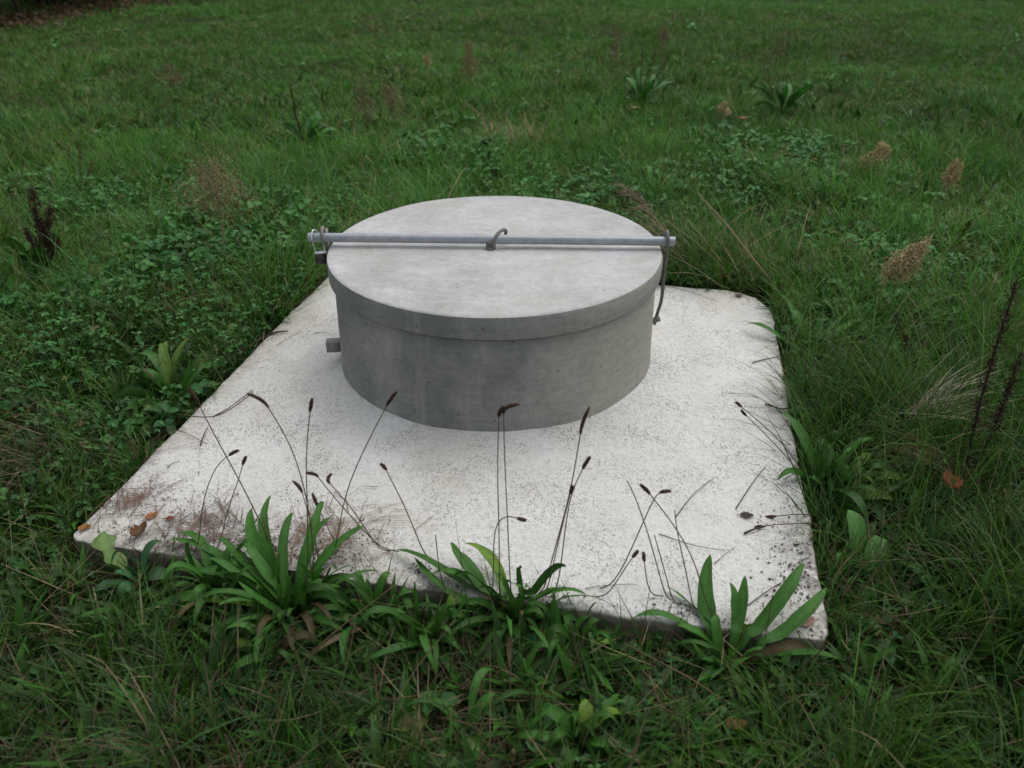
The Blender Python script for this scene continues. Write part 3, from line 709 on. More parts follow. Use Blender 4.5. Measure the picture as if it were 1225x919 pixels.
def rosette(name, base, tips, label, group="ribwort plantains rooted round the slab", rnd=8, rl=(0.08, 0.17), cat="plantain", wd=0.020, col=None, azr=(0, 2*PI), rz=(0.0, 0.10), up=0):
    B = on_ground(*base); o = empty(name, B); tag(o, label, cat, group); mb = MB()
    for tp in tips:
        px, py, h = tp[:3]; w_ = tp[3] if len(tp) > 3 else wd; arch = tp[4] if len(tp) > 4 else 0.04; sh = tp[5] if len(tp) > 5 else 'lance'
        T = on_ground(px, py, h) if h < 0.02 else at_z(px, py, B[2]+h)
        if slab_dist(T[0], T[1]) < 0: T = at_z(px, py, max(B[2]+h, -0.015))
        b = B+np.array([RS.normal(0, 0.010), RS.normal(0, 0.008), 0.0])
        cc = (P_COL if col is None else np.array(col))*RS.uniform(0.75, 1.25)
        if RS.rand() < 0.16: cc = cc*np.array([2.2, 1.25, 0.9])
        T = T+RS.normal(0, .008, 3)*[1, 1, .3]
        leaf(mb, b-B, T-B, w_*RS.uniform(1.0, 1.25), arch, cc, roll=RS.normal(0, 0.3), shape=sh, org=B)
    for _ in range(rnd):
        a = RS.uniform(*azr); l = RS.uniform(*rl); hz = RS.uniform(*rz)
        tx, ty = B[0]+l*math.cos(a), B[1]+l*math.sin(a)
        tz = max(gzf(tx, ty)+0.005+hz, (0.0 if slab_dist(tx, ty) < 0.02 else -9))
        cc = (P_COL if col is None else np.array(col))*RS.uniform(0.5, 1.1)
        if RS.rand() < .09: cc = np.array([.12, .085, .04])*RS.uniform(.4, 1.1)
        leaf(mb, np.array([RS.normal(0, .008), RS.normal(0, .008), 0]), np.array([tx, ty, tz])-B, wd*RS.uniform(0.55, 1.15), RS.uniform(0.02, 0.10), cc, roll=RS.normal(0, 0.7), org=B)
    for _ in range(up):     # crowded upright leaves in the heart of the clump
        a = RS.uniform(0, 2*PI); l = RS.uniform(.02, .10); b = np.array([RS.normal(0, .035), RS.normal(0, .015), 0])
        leaf(mb, b, b+np.array([l*math.cos(a)*1.4, l*math.sin(a)*.7, RS.uniform(.09, .20)]), wd*RS.uniform(.55, 1.0), RS.uniform(0, .04), P_COL*RS.uniform(.6, 1.3), roll=RS.normal(0, .8), org=B)
    mb.build("leaves", M_PLANT, o); return o, B

pa, Ba = rosette("plantain", (352, 742), [(300, 608, .20, .030, .06), (332, 592, .20, .028, .05), (356, 612, .20, .024, .05), (383, 600, .20, .024, .05), (441, 630, .16, .026, .05), (405, 622, .17, .020, .06),
    (205, 640, .10, .026, .08), (215, 735, .05, .024, .05), (170, 742, .04, .026, .05), (240, 760, .03, .026, .05), (285, 650, .14, .028, .07), (260, 645, .14, .030, .08), (420, 690, .07, .022, .06), (470, 770, .03, .024, .06),
    (395, 700, .10, .022, .06), (300, 800, .02, .024, .05), (225, 690, .08, .03, .07), (455, 735, .05, .02, .05)],
    "largest bushy plantain clump, at the slab's front edge nearest the left corner", rnd=40, up=26, wd=.021, rl=(.08, .24), azr=(2.7, 6.6), rz=(0, .15))
for base, pts, dy, hd, hk in [
    ((378, 715), [(372, 620), (352, 540), (322, 487)], [.05, .08, .10], .04, -1.5),
    ((370, 715), [(368, 600), (367, 545), (372, 494)], [.04, .07, .09], .022, 0.15),
    ((400, 700), [(408, 610), (432, 545), (462, 487)], [.05, .08, .10], .030, 0.35),
    ((345, 700), [(300, 600), (262, 530), (238, 482)], [.04, .06, .08], .030, -0.3),
    ((240, 690), [(240, 610), (256, 560), (273, 545)], [.04, .08, .10], .018, 0.8),
    ((262, 690), [(268, 625), (283, 580), (290, 558)], [.04, .07, .09], .016, 0.2),
    ((470, 690), [(430, 620), (395, 578)], [.05, .09], .020, 1.9),
    ((480, 690), [(440, 640), (404, 600), (380, 570)], [.05, .08, .1], .022, -2.6),
    ((385, 700), [(376, 640), (362, 590)], [.04, .07], .026, -1.0),
    ((330, 700), [(318, 640), (313, 610), (296, 650)], [.03, .05, .06], .0, 0),
    ((395, 690), [(404, 660), (380, 610)], [.02, .05], .03, 0.1)]:
    stalk(pa, Ba, spx(base, pts, dy), hd, hk)

pb, Bb = rosette("plantain", (612, 752), [(560, 650, .14, .026, .06), (640, 718, .05, .030, .10), (548, 640, .15, .02, .06), (478, 655, .10, .026, .07), (520, 740, .05, .024, .09), (515, 690, .09, .022, .06), (655, 790, .02, .022, .08),
    (640, 735, .06, .02, .04), (535, 668, .12, .022, .05), (560, 790, .02, .024, .06), (590, 795, .02, .02, .06), (500, 665, .10, .02, .05), (738, 728, .07, .022, .05), (700, 745, .04, .022, .04)],
    "plantain clump with tall paired stalks at the middle of the slab's front edge", rnd=30, up=12, rl=(.08, .22), azr=(2.7, 6.6), rz=(0, .13))
for base, pts, dy, hd, hk in [
    ((598, 745), [(597, 640), (594, 560), (596, 499)], [.03, .05, .06], .018, 0.8),
    ((612, 745), [(608, 640), (604, 560), (603, 495)], [.03, .05, .06], .030, 3.0),
    ((588, 745), [(591, 680), (590, 630), (605, 616), (618, 620)], [.02, .03, .03, .03], .006, 0.3),
    ((645, 740), [(660, 670), (682, 590), (694, 518)], [.04, .07, .10], .045, 0.35),
    ((655, 745), [(670, 690), (680, 600), (697, 560)], [.03, .06, .08], .022, 0.2),
    ((648, 742), [(665, 660), (681, 592)], [.03, .06], .010, 0.0),
    ((652, 745), [(655, 700), (664, 680), (668, 678)], [.02, .03, .03], .0, 0),
    ((520, 700), [(490, 620), (462, 562)], [.05, .09], .014, -0.8),
    ((555, 740), [(530, 700), (523, 640)], [.03, .05], .0, 0),
    ((708, 745), [(735, 700), (757, 668)], [.03, .05], .012, .2)]:
    stalk(pb, Bb, spx(base, pts, dy), hd, hk)

pc, Bc = rosette("plantain", (872, 800), [(839, 663, .19, .034, .02), (880, 688, .17, .028, .02), (872, 692, .16, .022, .02), (956, 674, .18, .030, .03), (988, 704, .15, .034, .05), (788, 703, .10, .020, .05), (815, 755, .09, .028, .03),
    (905, 745, .09, .024, .03), (1010, 790, .05, .028, .06), (750, 748, .07, .026, .05), (845, 790, .05, .026, .03), (880, 850, .02, .022, .04), (858, 740, .10, .022, .02)],
    "plantain with broad upright leaves at the slab's front edge, nearest its right corner", rnd=14, wd=.02, rl=(.08, .18), azr=(2.9, 6.4))
for base, pts, dy, hd, hk in [
    ((850, 770), [(835, 680), (800, 620), (777, 590)], [.04, .08, .10], .022, -0.4),
    ((715, 735), [(745, 680), (780, 600), (789, 590)], [.04, .08, .09], .018, 2.6),
    ((800, 750), [(790, 690), (766, 610), (750, 575)], [.04, .08, .10], .0, 0),
    ((812, 755), [(800, 700), (785, 640)], [.03, .05], .0, 0),
    ((830, 760), [(824, 700), (810, 640), (806, 610)], [.03, .06, .08], .0, 0),
    ((790, 745), [(775, 700), (771, 672)], [.03, .05], .015, .0)]:
    stalk(pc, Bc, spx(base, pts, dy), hd, hk, col=(0.085, 0.06, 0.05))

pd_, Bd = rosette("plantain", (207, 490), [(160, 425, .15, .034, .05), (190, 412, .17, .034, .04), (207, 408, .17, .028, .03), (236, 405, .15, .034, .04), (262, 460, .06, .022, .06), (150, 440, .12, .034, .06), (132, 483, .05, .036, .06), (165, 500, .04, .036, .05),
    (250, 438, .10, .026, .06), (135, 510, .02, .034, .05), (175, 445, .12, .03, .05), (140, 535, .01, .034, .04)],
    "broad-leaved plantain at the slab's left edge, largest on that side", rnd=22, up=14, wd=.030, azr=(0.9, 5.2), rz=(0, .14), rl=(.08, .20), col=(.036, .130, .013))
stalk(pd_, Bd, spx((215, 505), [(203, 505), (203, 540), (203, 566)], [0.02, -.05, -.10]), .012, 0)
stalk(pd_, Bd, [on_ground(205, 500), at_z(215, 495, -.01), at_z(260, 500, -0.015), at_z(303, 468, -.02)], 0, 0, r=.0016)
pe, Be = rosette("plantain", (300, 388), [(290, 358, .12, .026, .03), (303, 352, .12, .026, .03), (345, 386, .04, .024, .04), (315, 372, .08, .02, .04), (283, 375, .08, .026, .03), (330, 368, .05, .02, .04)],
    "small plantain at the slab's far left corner, one leaf reaching onto the slab", rnd=6, wd=.02, azr=(1.6, 4.5))
pf, Bf = rosette("plantain", (958, 425), [(893, 388, .06, .022, .05), (940, 375, .12, .028, .05), (930, 352, .13, .020, .04), (1052, 398, .08, .026, .07), (1030, 380, .10, .026, .06), (1048, 425, .04, .026, .06), (1005, 370, .12, .022, .05), (1020, 440, .03, .028, .06), (990, 385, .13, .024, .05), (1048, 412, .05, .022, .07)],
    "plantain beside the slab's upper right edge, one leaf bent over the slab", rnd=8, wd=.022, azr=(-1.6, 1.6))
pg, Bg = rosette("plantain", (985, 600), [(940, 494, .18, .030, .03), (963, 500, .17, .022, .02), (933, 574, .08, .022, .05), (1050, 528, .13, .036, .05), (1040, 545, .11, .036, .06), (1085, 580, .07, .036, .06), (1075, 600, .05, .036, .05), (1110, 590, .05, .032, .06), (1020, 560, .10, .03, .05), (1010, 635, .02, .03, .04), (1060, 625, .03, .03, .05)],
    "plantain at the middle of the slab's right edge with a yellowing upright leaf", rnd=22, up=12, wd=.028, azr=(-1.6, 1.6), rl=(.08, .22), rz=(0, .14))
for base, pts, dy, hd, hk in [((968, 580), [(935, 530), (886, 488)], [.05, .09], .014, 0), ((972, 590), [(940, 545), (893, 497)], [.04, .07], .012, 0)]:
    stalk(pg, Bg, spx(base, pts, dy), hd, hk)
for (a, b, hd) in [((985, 618), (930, 618), .022), ((990, 628), (912, 629), .010)]:
    stalk(pg, Bg, [on_ground(*a), at_z((a[0]+b[0])/2, b[1]-3, 0.0), at_z(b[0], b[1], -.018)], hd, 0.0)
ph, Bh = rosette("plantain", (690, 892), [(640, 852, .05, .026, .04), (700, 838, .07, .026, .04), (752, 868, .05, .028, .05), (655, 905, .01, .024, .04), (610, 880, .04, .022, .05), (735, 905, .02, .026, .04), (745, 835, .05, .024, .05)],
    "plantain rosette low in the grass nearest the camera, clear of the slab", rnd=8, wd=.02)
pi2, Bi = rosette("plantain", (560, 885), [(508, 842, .05, .024, .04), (572, 915, .03, .026, .03), (598, 826, .08, .022, .03), (530, 905, .02, .02, .04)],
    "narrow plantain in the nearest grass, left of the other low rosette", rnd=5, wd=.018)
pj, Bj = rosette("broad_leaf_weed", (1018, 690), [(1012, 608, .13, .040, .01, 'oval'), (1052, 640, .08, .046, .03, 'oval'), (1008, 672, .06, .03, .03, 'oval'), (1045, 690, .03, .03, .02, 'oval')],
    "young weed with oval light green leaves beside the slab's lower right edge", group=None, rnd=3, rl=(.05, .08), cat="weed", col=(.075, .22, .04))
pk, Bk = rosette("lobed_leaf_weed", (172, 705), [(124, 634, .10, .050, .03, 'lobed'), (200, 690, .03, .034, .03, 'oval'), (100, 720, .02, .03, .03), (145, 720, .02, .03, .03, 'oval')],
    "weed with one large lobed grey-green leaf against the slab's front left corner", group=None, rnd=4, rl=(.05, .10), cat="weed", col=(.055, .17, .06))

FR = dict(up=8, azr=(2.7, 6.6), rl=(.08, .22), rz=(0, .12))
rosette("plantain", (445, 752), [(425, 680, .10, .02, .05), (470, 690, .09, .02, .05), (500, 720, .06, .022, .07), (400, 735, .05, .022, .06)], "dark low plantain filling the gap right of the largest front clump", rnd=18, wd=.019, **FR)
rosette("plantain", (518, 775), [(490, 700, .09, .02, .05), (540, 715, .08, .02, .06), (560, 745, .05, .02, .06), (470, 745, .05, .02, .06)], "spreading plantain in the grass just left of the middle front clump", rnd=16, wd=.019, **FR)
rosette("plantain", (690, 785), [(665, 735, .06, .02, .05), (738, 770, .03, .022, .06), (720, 745, .05, .02, .05), (640, 770, .04, .02, .06)], "small plantain in front of the slab, right of the middle front clump", rnd=12, wd=.018, **FR)
rosette("plantain", (262, 722), [(208, 640, .11, .022, .07), (240, 650, .10, .022, .06), (285, 655, .10, .022, .05), (190, 700, .04, .024, .06), (222, 672, .08, .024, .07)], "plantain at the front edge close to the left of the largest clump", rnd=16, wd=.02, **FR)
rosette("plantain", (330, 800), [(280, 765, .05, .022, .06), (372, 770, .05, .022, .06), (310, 745, .08, .02, .05)], "low plantain in the grass in front of the largest clump", rnd=14, wd=.018, rl=(.08, .18))
rosette("plantain", (95, 440), [(60, 420, .08, .026, .05), (120, 400, .10, .026, .05), (110, 470, .05, .028, .05)], "plantain half hidden in the weeds left of the broad-leaved one", rnd=10, wd=.022)
rosette("plantain", (1075, 590), [(1120, 560, .08, .03, .06), (1040, 560, .10, .028, .05), (1100, 620, .04, .03, .06), (1130, 600, .05, .03, .06)], "plantain in the grass beyond the yellow-leaved one, off the right edge", rnd=12, wd=.024)
rosette("plantain", (1000, 395), [(1045, 375, .08, .022, .06), (980, 360, .12, .02, .04), (1060, 405, .04, .022, .06)], "plantain in the grass behind the bent-leaved one at upper right", rnd=10, wd=.02)
# dock plants standing in the field behind
def dock(base, tips, stems, label, dark=(0.050, 0.030, 0.022), leafcol=(.038, .150, .020), seeds=70, group="docks and their dead seed stalks"):
    B = on_ground(*base); o = empty("dock", B); tag(o, label, "dock", group)
    if tips:
        mb = MB()
        for px, py, h, wd in tips:
            leaf(mb, np.zeros(3), at_z(px, py, B[2]+h)-B, wd, 0.05, np.array(leafcol)*RS.uniform(.7, 1.3), shape='oval', roll=RS.normal(0, .4))
        for _ in range(14):
            a = RS.uniform(0, 2*PI); l = RS.uniform(.08, .22)*(1.3 if B[1] > 3 else .7)
            leaf(mb, np.zeros(3), np.array([math.cos(a)*l, math.sin(a)*l, RS.uniform(.04, .26)]), RS.uniform(.035, .06), .06, np.array(leafcol)*RS.uniform(.6, 1.4), shape='oval', roll=RS.normal(0, .5))
        mb.build("leaves", M_PLANT, o)
    for st in stems:
        top, s0, rad, thick = st[:4]; bp = st[4] if len(st) > 4 else base
        b = on_ground(*bp); T = at_y(top[0], top[1], b[1]+0.02); m = (b+T)/2+np.array([RS.normal(0, .012), 0, 0])
        P = curve([b-B, m-B, T-B], 24); mb = MB(); tube(mb, P, np.linspace(thick, thick*0.4, len(P)), 6, np.array(dark))
        so = mb.build("stem", M_DRY, o)
        n = seeds; mb = MB(); t = s0+(1-s0)*RS.rand(n); i = np.clip((t*(len(P)-1)).astype(int), 0, len(P)-1)
        whorl = np.round(t*18)/18; rr = rad*(1-0.45*t)*RS.rand(n)**0.7*(0.45+0.75*vnoise(t*9, t*0+bp[0]*.37, 1.0))
        a = RS.uniform(0, 2*PI, n); c = P[i]+np.stack([np.cos(a)*rr, np.sin(a)*rr, RS.normal(0, .012, n)], 1)
        for kx in range(3):
            leaflets(mb, c, RS.normal(0, 1, (n, 3)), RS.normal(0, 1, (n, 3)), RS.uniform(.004, .009, n), RS.uniform(.003, .006, n), np.tile(np.array(dark)*1.3+[.004, .001, 0], (n, 1))*RS.uniform(.6, 1.8, (n, 1)))
        mb.build("seed_spike", M_DRY, so)
    return o
dock((58, 345), [(15, 350, .08, .05), (20, 372, .03, .05), (30, 330, .08, .05)], [((38, 222), .12, .048, .005), ((60, 245), .12, .044, .005), ((48, 262), .08, .055, .005), ((70, 285), .1, .04, .004), ((30, 275), .1, .03, .003)], "dead dark brown dock stalk at the far left, nearest on that side", seeds=800)
dock((366, 178), [(345, 150, .14, .05), (392, 150, .12, .05), (372, 140, .18, .045), (385, 165, .06, .05)], [((347, 100), .15, .028, .006)], "green dock with a bent dark stalk in the field left of the well", seeds=100)
dock((765, 128), [(745, 95, .2, .06), (790, 100, .18, .06), (808, 98, .15, .05), (768, 80, .28, .06), (742, 120, .04, .06)], [((768, 50), .2, .018, .004), ((786, 62), .3, .03, .003), ((805, 60), .35, .02, .003), ((755, 70), .3, .02, .003)], "tallest green dock with dark stalks, far behind the right of the well", seeds=100)
dock((934, 138), [(908, 98, .22, .06), (950, 112, .18, .07), (965, 116, .12, .06), (925, 110, .2, .07), (940, 100, .22, .05)], [((918, 80), .5, .015, .003), ((945, 35), .6, .02, .0025)], "green dock clump with broad leaves in the field above the right of the well", seeds=60)
dock((1108, 455), [], [((1070, 375), .1, .018, .004, (1100, 450)), ((1085, 400), .1, .014, .003, (1112, 460))], "short broken dark dock stalk right of the slab, below the fluffy seed head", dark=(.045, .025, .018), seeds=110)
dock((1148, 592), [], [((1218, 332), .36, .030, .0055), ((1222, 420), .45, .022, .004, (1150, 590))], "tall dark dock stalk leaning out at the right edge of the view", dark=(.045, .032, .022), seeds=300)
dock((322, 300), [], [((338, 225), .4, .010, .002)], "thin dark dock stalk in the weeds left of the cover", seeds=40)
dock((100, 245), [], [((96, 175), .3, .020, .002), ((112, 190), .3, .02, .002)], "faded brown dock stalk in the field, behind the dark far left one", dark=(.09, .06, .03), seeds=90)

def panicle(base, centre, rx, rz, n, label, col=(0.30, 0.22, 0.12), lean=0.0, sz=.0075, group="dried tan seed heads in the field", name="dried_seed_plant", stems=1):
    """dried plant: a stem and a fluffy branching head around pixel `centre` (rx, rz metres)"""
    col = (min(.7, col[0]*1.65), min(.6, col[1]*1.85), min(.45, col[2]*2.05)); n = int(n*1.5)
    B = on_ground(*base); C = at_y(centre[0], centre[1], B[1]+0.02); o = empty(name, B); tag(o, label, "dried plant", group)
    ax = np.array([math.sin(lean), 0, math.cos(lean)])
    foot = C-ax*rz*1.0-B; mb = MB()
    P = curve([np.zeros(3), foot*0.55+np.array([RS.normal(0, .01), 0, 0]), foot, C-B+ax*rz*0.9], 24); tube(mb, P, np.linspace(.0055, .0018, len(P)), 6, np.array(col)*0.8)
    for _ in range(int(14+n/60)):
        s = RS.uniform(-0.95, 0.6); b = C-B+ax*rz*s; d = RS.normal(0, 1, 3); d[2] = abs(d[2])*0.8+0.3; d /= np.linalg.norm(d)
        tube(mb, curve([b, b+d*rx*0.5, b+d*rx*0.85+ax*rx*0.25], 8), .0008, 4, np.array(col)*0.6, caps=False)
    mb.build("stem", M_DRY, o)
    mb = MB(); k = max(8, n//22); cl = RS.normal(0, 0.42, (k, 3)); cl /= np.maximum(1, np.linalg.norm(cl, axis=1)[:, None])
    i = RS.randint(0, k, n); q = cl[i]+RS.normal(0, 0.16, (n, 3)); tp = 1-0.35*np.clip(q[:, 2:3], -1, 1)
    side = np.array([math.cos(lean), 0, -math.sin(lean)])
    c = C-B+q[:, 0:1]*rx*tp*side+q[:, 1:2]*rx*tp*np.array([0, 1.0, 0])+q[:, 2:3]*rz*ax
    for _ in range(2):
        leaflets(mb, c, RS.normal(0, 1, (n, 3))+ax*0.5, RS.normal(0, 1, (n, 3)), RS.uniform(.6, 1.2, n)*sz, RS.uniform(.3, .6, n)*sz, np.tile(np.array(col), (n, 1))*RS.uniform(.45, 1.4, (n, 1)))
    mb.build("seed_sprays", M_DRY, o); return o
panicle((265, 335), (258, 226), .15, .155, 1500, "widest feathery dried seed head, standing left of the cover", col=(.22, .16, .085), sz=.0075)
panicle((1040, 388), (1085, 312), .050, .11, 2200, "dense fluffy tan seed head leaning right, beside the slab's upper right edge", col=(.36, .26, .14), lean=.62, sz=.008)
panicle((438, 155), (436, 120), .09, .16, 500, "sparse brown dried plant, left one of the pair behind the left of the well", col=(.17, .12, .065), sz=.010)
panicle((468, 155), (468, 118), .13, .15, 500, "sparse brown dried plant, right one of the pair behind the left of the well", col=(.17, .12, .065), sz=.010)
panicle((512, 98), (511, 73), .045, .07, 260, "small pale tan tuft in the field, left of the taller brown one", col=(.33, .24, .12), sz=.012)
panicle((562, 100), (561, 72), .09, .16, 600, "brown upright dried tuft in the field, straight behind the left of the cover", col=(.22, .15, .08), sz=.012)
panicle((205, 112), (205, 92), .13, .12, 340, "faint brown dried tuft in the far left field", col=(.17, .12, .065), sz=.012)
panicle((864, 152), (866, 129), .045, .055, 420, "small round tan seed head above the right of the cover", col=(.38, .28, .15), sz=.011)
panicle((1050, 225), (1053, 182), .06, .055, 560, "tan seed head in the right field, upper left one of two near neighbours", col=(.36, .26, .13), sz=.010)
panicle((1038, 228), (1037, 192), .035, .04, 200, "tiny tan seed head touching the left of a larger one in the right field", col=(.33, .24, .12), sz=.010)
panicle((1140, 250), (1140, 208), .045, .075, 560, "upright tan seed head in the right field, lower right one of two near neighbours", col=(.36, .25, .13), lean=.2, sz=.010)
panicle((740, 100), (737, 60), .10, .22, 320, "faint brown dried plant left of the tallest dock", col=(.15, .10, .06), sz=.012)
panicle((795, 85), (793, 45), .10, .20, 300, "faint brown dried plant just beyond the tallest dock", col=(.16, .11, .06), sz=.012)
panicle((945, 80), (930, 60), .16, .20, 380, "brown dried growth beyond the green dock clump on the right", col=(.14, .10, .055), sz=.012)

# dead grass brush arching over from behind the well to the slab's far right corner
def dead_clump(base, n, az, spread, l, col, label, lean=(0.5, 1.3), rad=.05, w=(.0016, .0032), group=None, name="dead_grass_clump", dz=0):
    B = on_ground(*base, dz); o = empty(name, B); tag(o, label, "dead grass", group); mb = MB(); n = int(n*1.6); col = np.array(col)*1.7
    P = np.concatenate([RS.normal(0, rad, (n, 2)), RS.uniform(-.02, .02, (n, 1))*(dz > 0)], 1)
    blades(mb, P, RS.uniform(*l, n), RS.uniform(*w, n), az+RS.normal(0, spread, n), RS.uniform(*lean, n)*0.7, RS.uniform(0.1, 0.9, n), np.array(col)*RS.uniform(.5, 1.3, (n, 1)), 5)
    mb.v[-1] = (clear_slab(mb.v[-1].astype(float)+B)-B).astype(np.float32)
    mb.build("dry_blades", M_DRY, o); return o
dead_clump((860, 330), 40, 2.9, .45, (.30, .70), (.20, .16, .11), "dead grass arching left behind the right side of the cover", rad=.10)
dead_clump((905, 338), 60, 2.2, .55, (.12, .35), (.19, .15, .09), "dead grass tuft at the slab's far right corner", rad=.09)
dead_clump((800, 318), 60, 2.6, .6, (.12, .35), (.13, .10, .065), "brownish dead grass close behind the right end of the bar", rad=.09)
dead_clump((1090, 495), 50, .25, .38, (.16, .38), (.27, .23, .18), "pale grey bundle of dead grass lying to the right of the slab", lean=(.9, 1.8), rad=.03, dz=.10, w=(.0012, .0024))
dead_clump((405, 672), 110, 1.6, 1.5, (.04, .12), (.13, .085, .055), "dry brown root mat spilling onto the slab behind the front plantains", lean=(1.1, 1.6), rad=.075)
dead_clump((160, 632), 70, 1.3, .9, (.05, .16), (.10, .06, .045), "tangle of dry reddish weeds over the slab's front left corner", lean=(.6, 1.6), rad=.05)
dead_clump((250, 668), 90, 1.5, 1.0, (.05, .15), (.10, .065, .05), "dry brown weed tangle on the front edge, left of the largest plantain", lean=(.7, 1.6), rad=.06)
dead_clump((150, 560), 50, .4, .7, (.08, .2), (.11, .07, .05), "thin dark dead stalks leaning over the slab's left edge", lean=(.6, 1.4), rad=.05)
dead_clump((110, 350), 40, 1.2, 1.5, (.15, .40), (.13, .095, .055), "sparse brown dead stems in the weeds on the left, beside the dark dock", rad=.16)
dead_clump((255, 385), 50, 1.8, 1.4, (.12, .35), (.12, .085, .055), "thin brown dead stems by the small plantain on the slab's left edge", rad=.12)
dead_clump((330, 300), 30, 1.2, 1.2, (.15, .35), (.17, .13, .08), "few dry stems in the weeds close left of the padlock", rad=.10)
dead_clump((60, 560), 170, 4.7, .5, (.15, .35), (.13, .10, .07), "dark dead grass hanging beside the slab's left edge", rad=.10)
dead_clump((1190, 590), 60, 3.1, .15, (.25, .45), (.17, .12, .07), "few long dead blades lying at the right edge of the view", lean=(1.2, 1.5), rad=.03)
dead_clump((620, 180), 90, 1.6, 1.6, (.2, .4), (.22, .17, .10), "thin straw-coloured dead grass straight behind the cover", rad=.12)

# brush: dead branching stems arching behind the bar
mb = MB(); B = on_ground(935, 352); ob = empty("dead_branch", B)
tag(ob, "long dead grey-brown stalk arching up and left from the slab's far right corner", "dead stem")
main = [on_ground(935, 352), at_y(905, 315, B[1]-.02), at_y(870, 270, B[1]-.02), at_y(835, 232, B[1])]
tube(mb, curve(main, 24)-B, np.linspace(.006, .003, 24), 6, np.array([.34, .26, .17]))
mb.build("stem", M_DRY, ob)
B2 = on_ground(830, 318); ob = empty("dead_branch", B2); mb = MB()
tag(ob, "brushy dead stalk leaning left behind the right end of the bar", "dead stem")
main = curve([B2, at_y(800, 285, B2[1]), at_y(770, 245, B2[1]), at_y(738, 217, B2[1])], 24)-B2
tube(mb, main, np.linspace(.0055, .002, 24), 6, np.array([.28, .21, .15]))
for i in range(110):
    k = RS.randint(3, 22); d = RS.normal(0, 1, 3); d[0] -= .9; d /= np.linalg.norm(d); l = RS.uniform(.03, .11)
    tube(mb, curve([main[k], main[k]+d*l*.5+[-.01, 0, .01], main[k]+d*l+[-.03, 0, .01]], 7), .0011, 4, np.array([.30, .24, .17])*RS.uniform(.6, 1.3), caps=False)
mb.build("stem", M_DRY, ob)
# thin straw stalks standing up here and there
def straw(base, top, label, col=(.33, .27, .15), bend=.02, thick=.0012):
    b = on_ground(*base); T = at_y(top[0], top[1], b[1]+.03); mb = MB()
    P = curve([b, (b+T)/2+np.array([bend, 0, .01]), T], 18)
    tube(mb, P, np.linspace(thick, thick*.5, len(P)), 5, np.array(col)); o = mb.build("straw_stalk", M_DRY, origin=b)
    tag(o, label, "straw", "single straw stalks standing in the grass")
straw((800, 250), (806, 172), "upright straw stalk behind the right of the cover")
straw((985, 330), (950, 200), "tall straw stalk leaning left beyond the slab's far right corner", bend=.03)
straw((1055, 350), (975, 235), "straw stalk leaning left between the slab corner and the fluffy seed head")
straw((865, 345), (905, 255), "straw stalk leaning right behind the slab's back edge")
straw((1095, 900), (1195, 722), "pale straw stalk leaning right in the lower right grass", bend=.0)
straw((390, 870), (425, 745), "pale straw stalk leaning right below the front plantains", bend=.01)
straw((330, 820), (472, 700), "long tan stalk lying over the leaves of the front left clump", bend=.0, col=(.26, .18, .11), thick=.0018)
straw((900, 860), (748, 770), "long tan stalk lying left over the grass in front of the slab", bend=.0, col=(.22, .16, .10), thick=.0016)
straw((450, 905), (545, 740), "bent straw stalk in the middle foreground", bend=-.02)
straw((60, 700), (20, 560), "thin straw stalk at the lower left edge", bend=-.01)
straw((350, 330), (390, 222), "pale arching straw stalk left of the padlock", bend=-.03)

# fallen leaves
def fallen(P0, size, rot, col, label, curl=.5):
    n = 9; mb = MB(); V = []; C = []
    for i in range(n):
        t = i/(n-1); wv = math.sin(PI*t**.85)**.8*size*.30*(1+.15*math.sin(t*23))+.0004
        for j in range(5):
            s = (j-2)/2; x = (t-.5)*size; y = s*wv
            z = curl*size*((t-.5)**2*.8+(s*wv/size)**2*2.2)+random.uniform(0, .03)*size*abs(s)+.002
            V.append((x*math.cos(rot)-y*math.sin(rot), x*math.sin(rot)+y*math.cos(rot), z)); C.append(np.array(col)*(1.0 if s else .7)*random.uniform(.8, 1.15))
    mb.add(np.array(V)+P0, [(i*5+j, i*5+j+1, (i+1)*5+j+1, (i+1)*5+j) for i in range(n-1) for j in range(4)], None, np.array(C))
    tube(mb, np.array([V[2], (V[2][0]-.2*size*math.cos(rot), V[2][1]-.2*size*math.sin(rot), .004)])+P0, .0009, 5, np.array(col)*.6)
    o = mb.build("fallen_leaf", M_LEAF, origin=P0); tag(o, label, "leaf", "fallen autumn leaves")
def onslab(px, py):
    z = -.03
    for _ in range(4): p = at_z(px, py, z); z = float(slab_z(p[0], p[1]))
    return np.array([p[0], p[1], z+.002])
OR = (.42, .17, .035); BR = (.17, .08, .035)
fallen(onslab(102, 633), .038, .3, OR, "bright orange leaf lying alone at the slab's front left corner")
fallen(onslab(182, 619), .042, .9, (.38, .15, .04), "orange leaf on the slab among reddish seeds")
fallen(onslab(204, 622), .03, .1, (.26, .09, .03), "small rusty leaf on the slab, right of the orange one among seeds")
fallen(onslab(168, 640), .065, 1.3, BR, "curled brown leaf standing at the slab's front edge, near the left corner", curl=1.6)
fallen(on_ground(186, 520, .02), .045, .0, (.20, .13, .07), "tan leaf at the slab's left edge below the broad plantain", curl=.9)
fallen(on_ground(97, 509, .06), .05, .6, (.30, .12, .05), "rusty leaf in the grass left of the slab")
fallen(on_ground(155, 535, .04), .06, 1.2, (.13, .07, .045), "dark brown leaf in the grass against the slab's left side")
fallen(on_ground(243, 434, .05), .05, .2, (.45, .38, .07), "yellow leaf among the plantain leaves on the left")
fallen(on_ground(337, 368, .03), .05, .5, (.25, .09, .05), "reddish leaf at the slab's far left corner")
fallen(on_ground(158, 296, .10), .045, .5, (.38, .17, .10), "small orange leaf in the weeds left of the cover")
fallen(onslab(884, 355), .04, .2, (.13, .085, .06), "brown leaf on the slab's back right part")
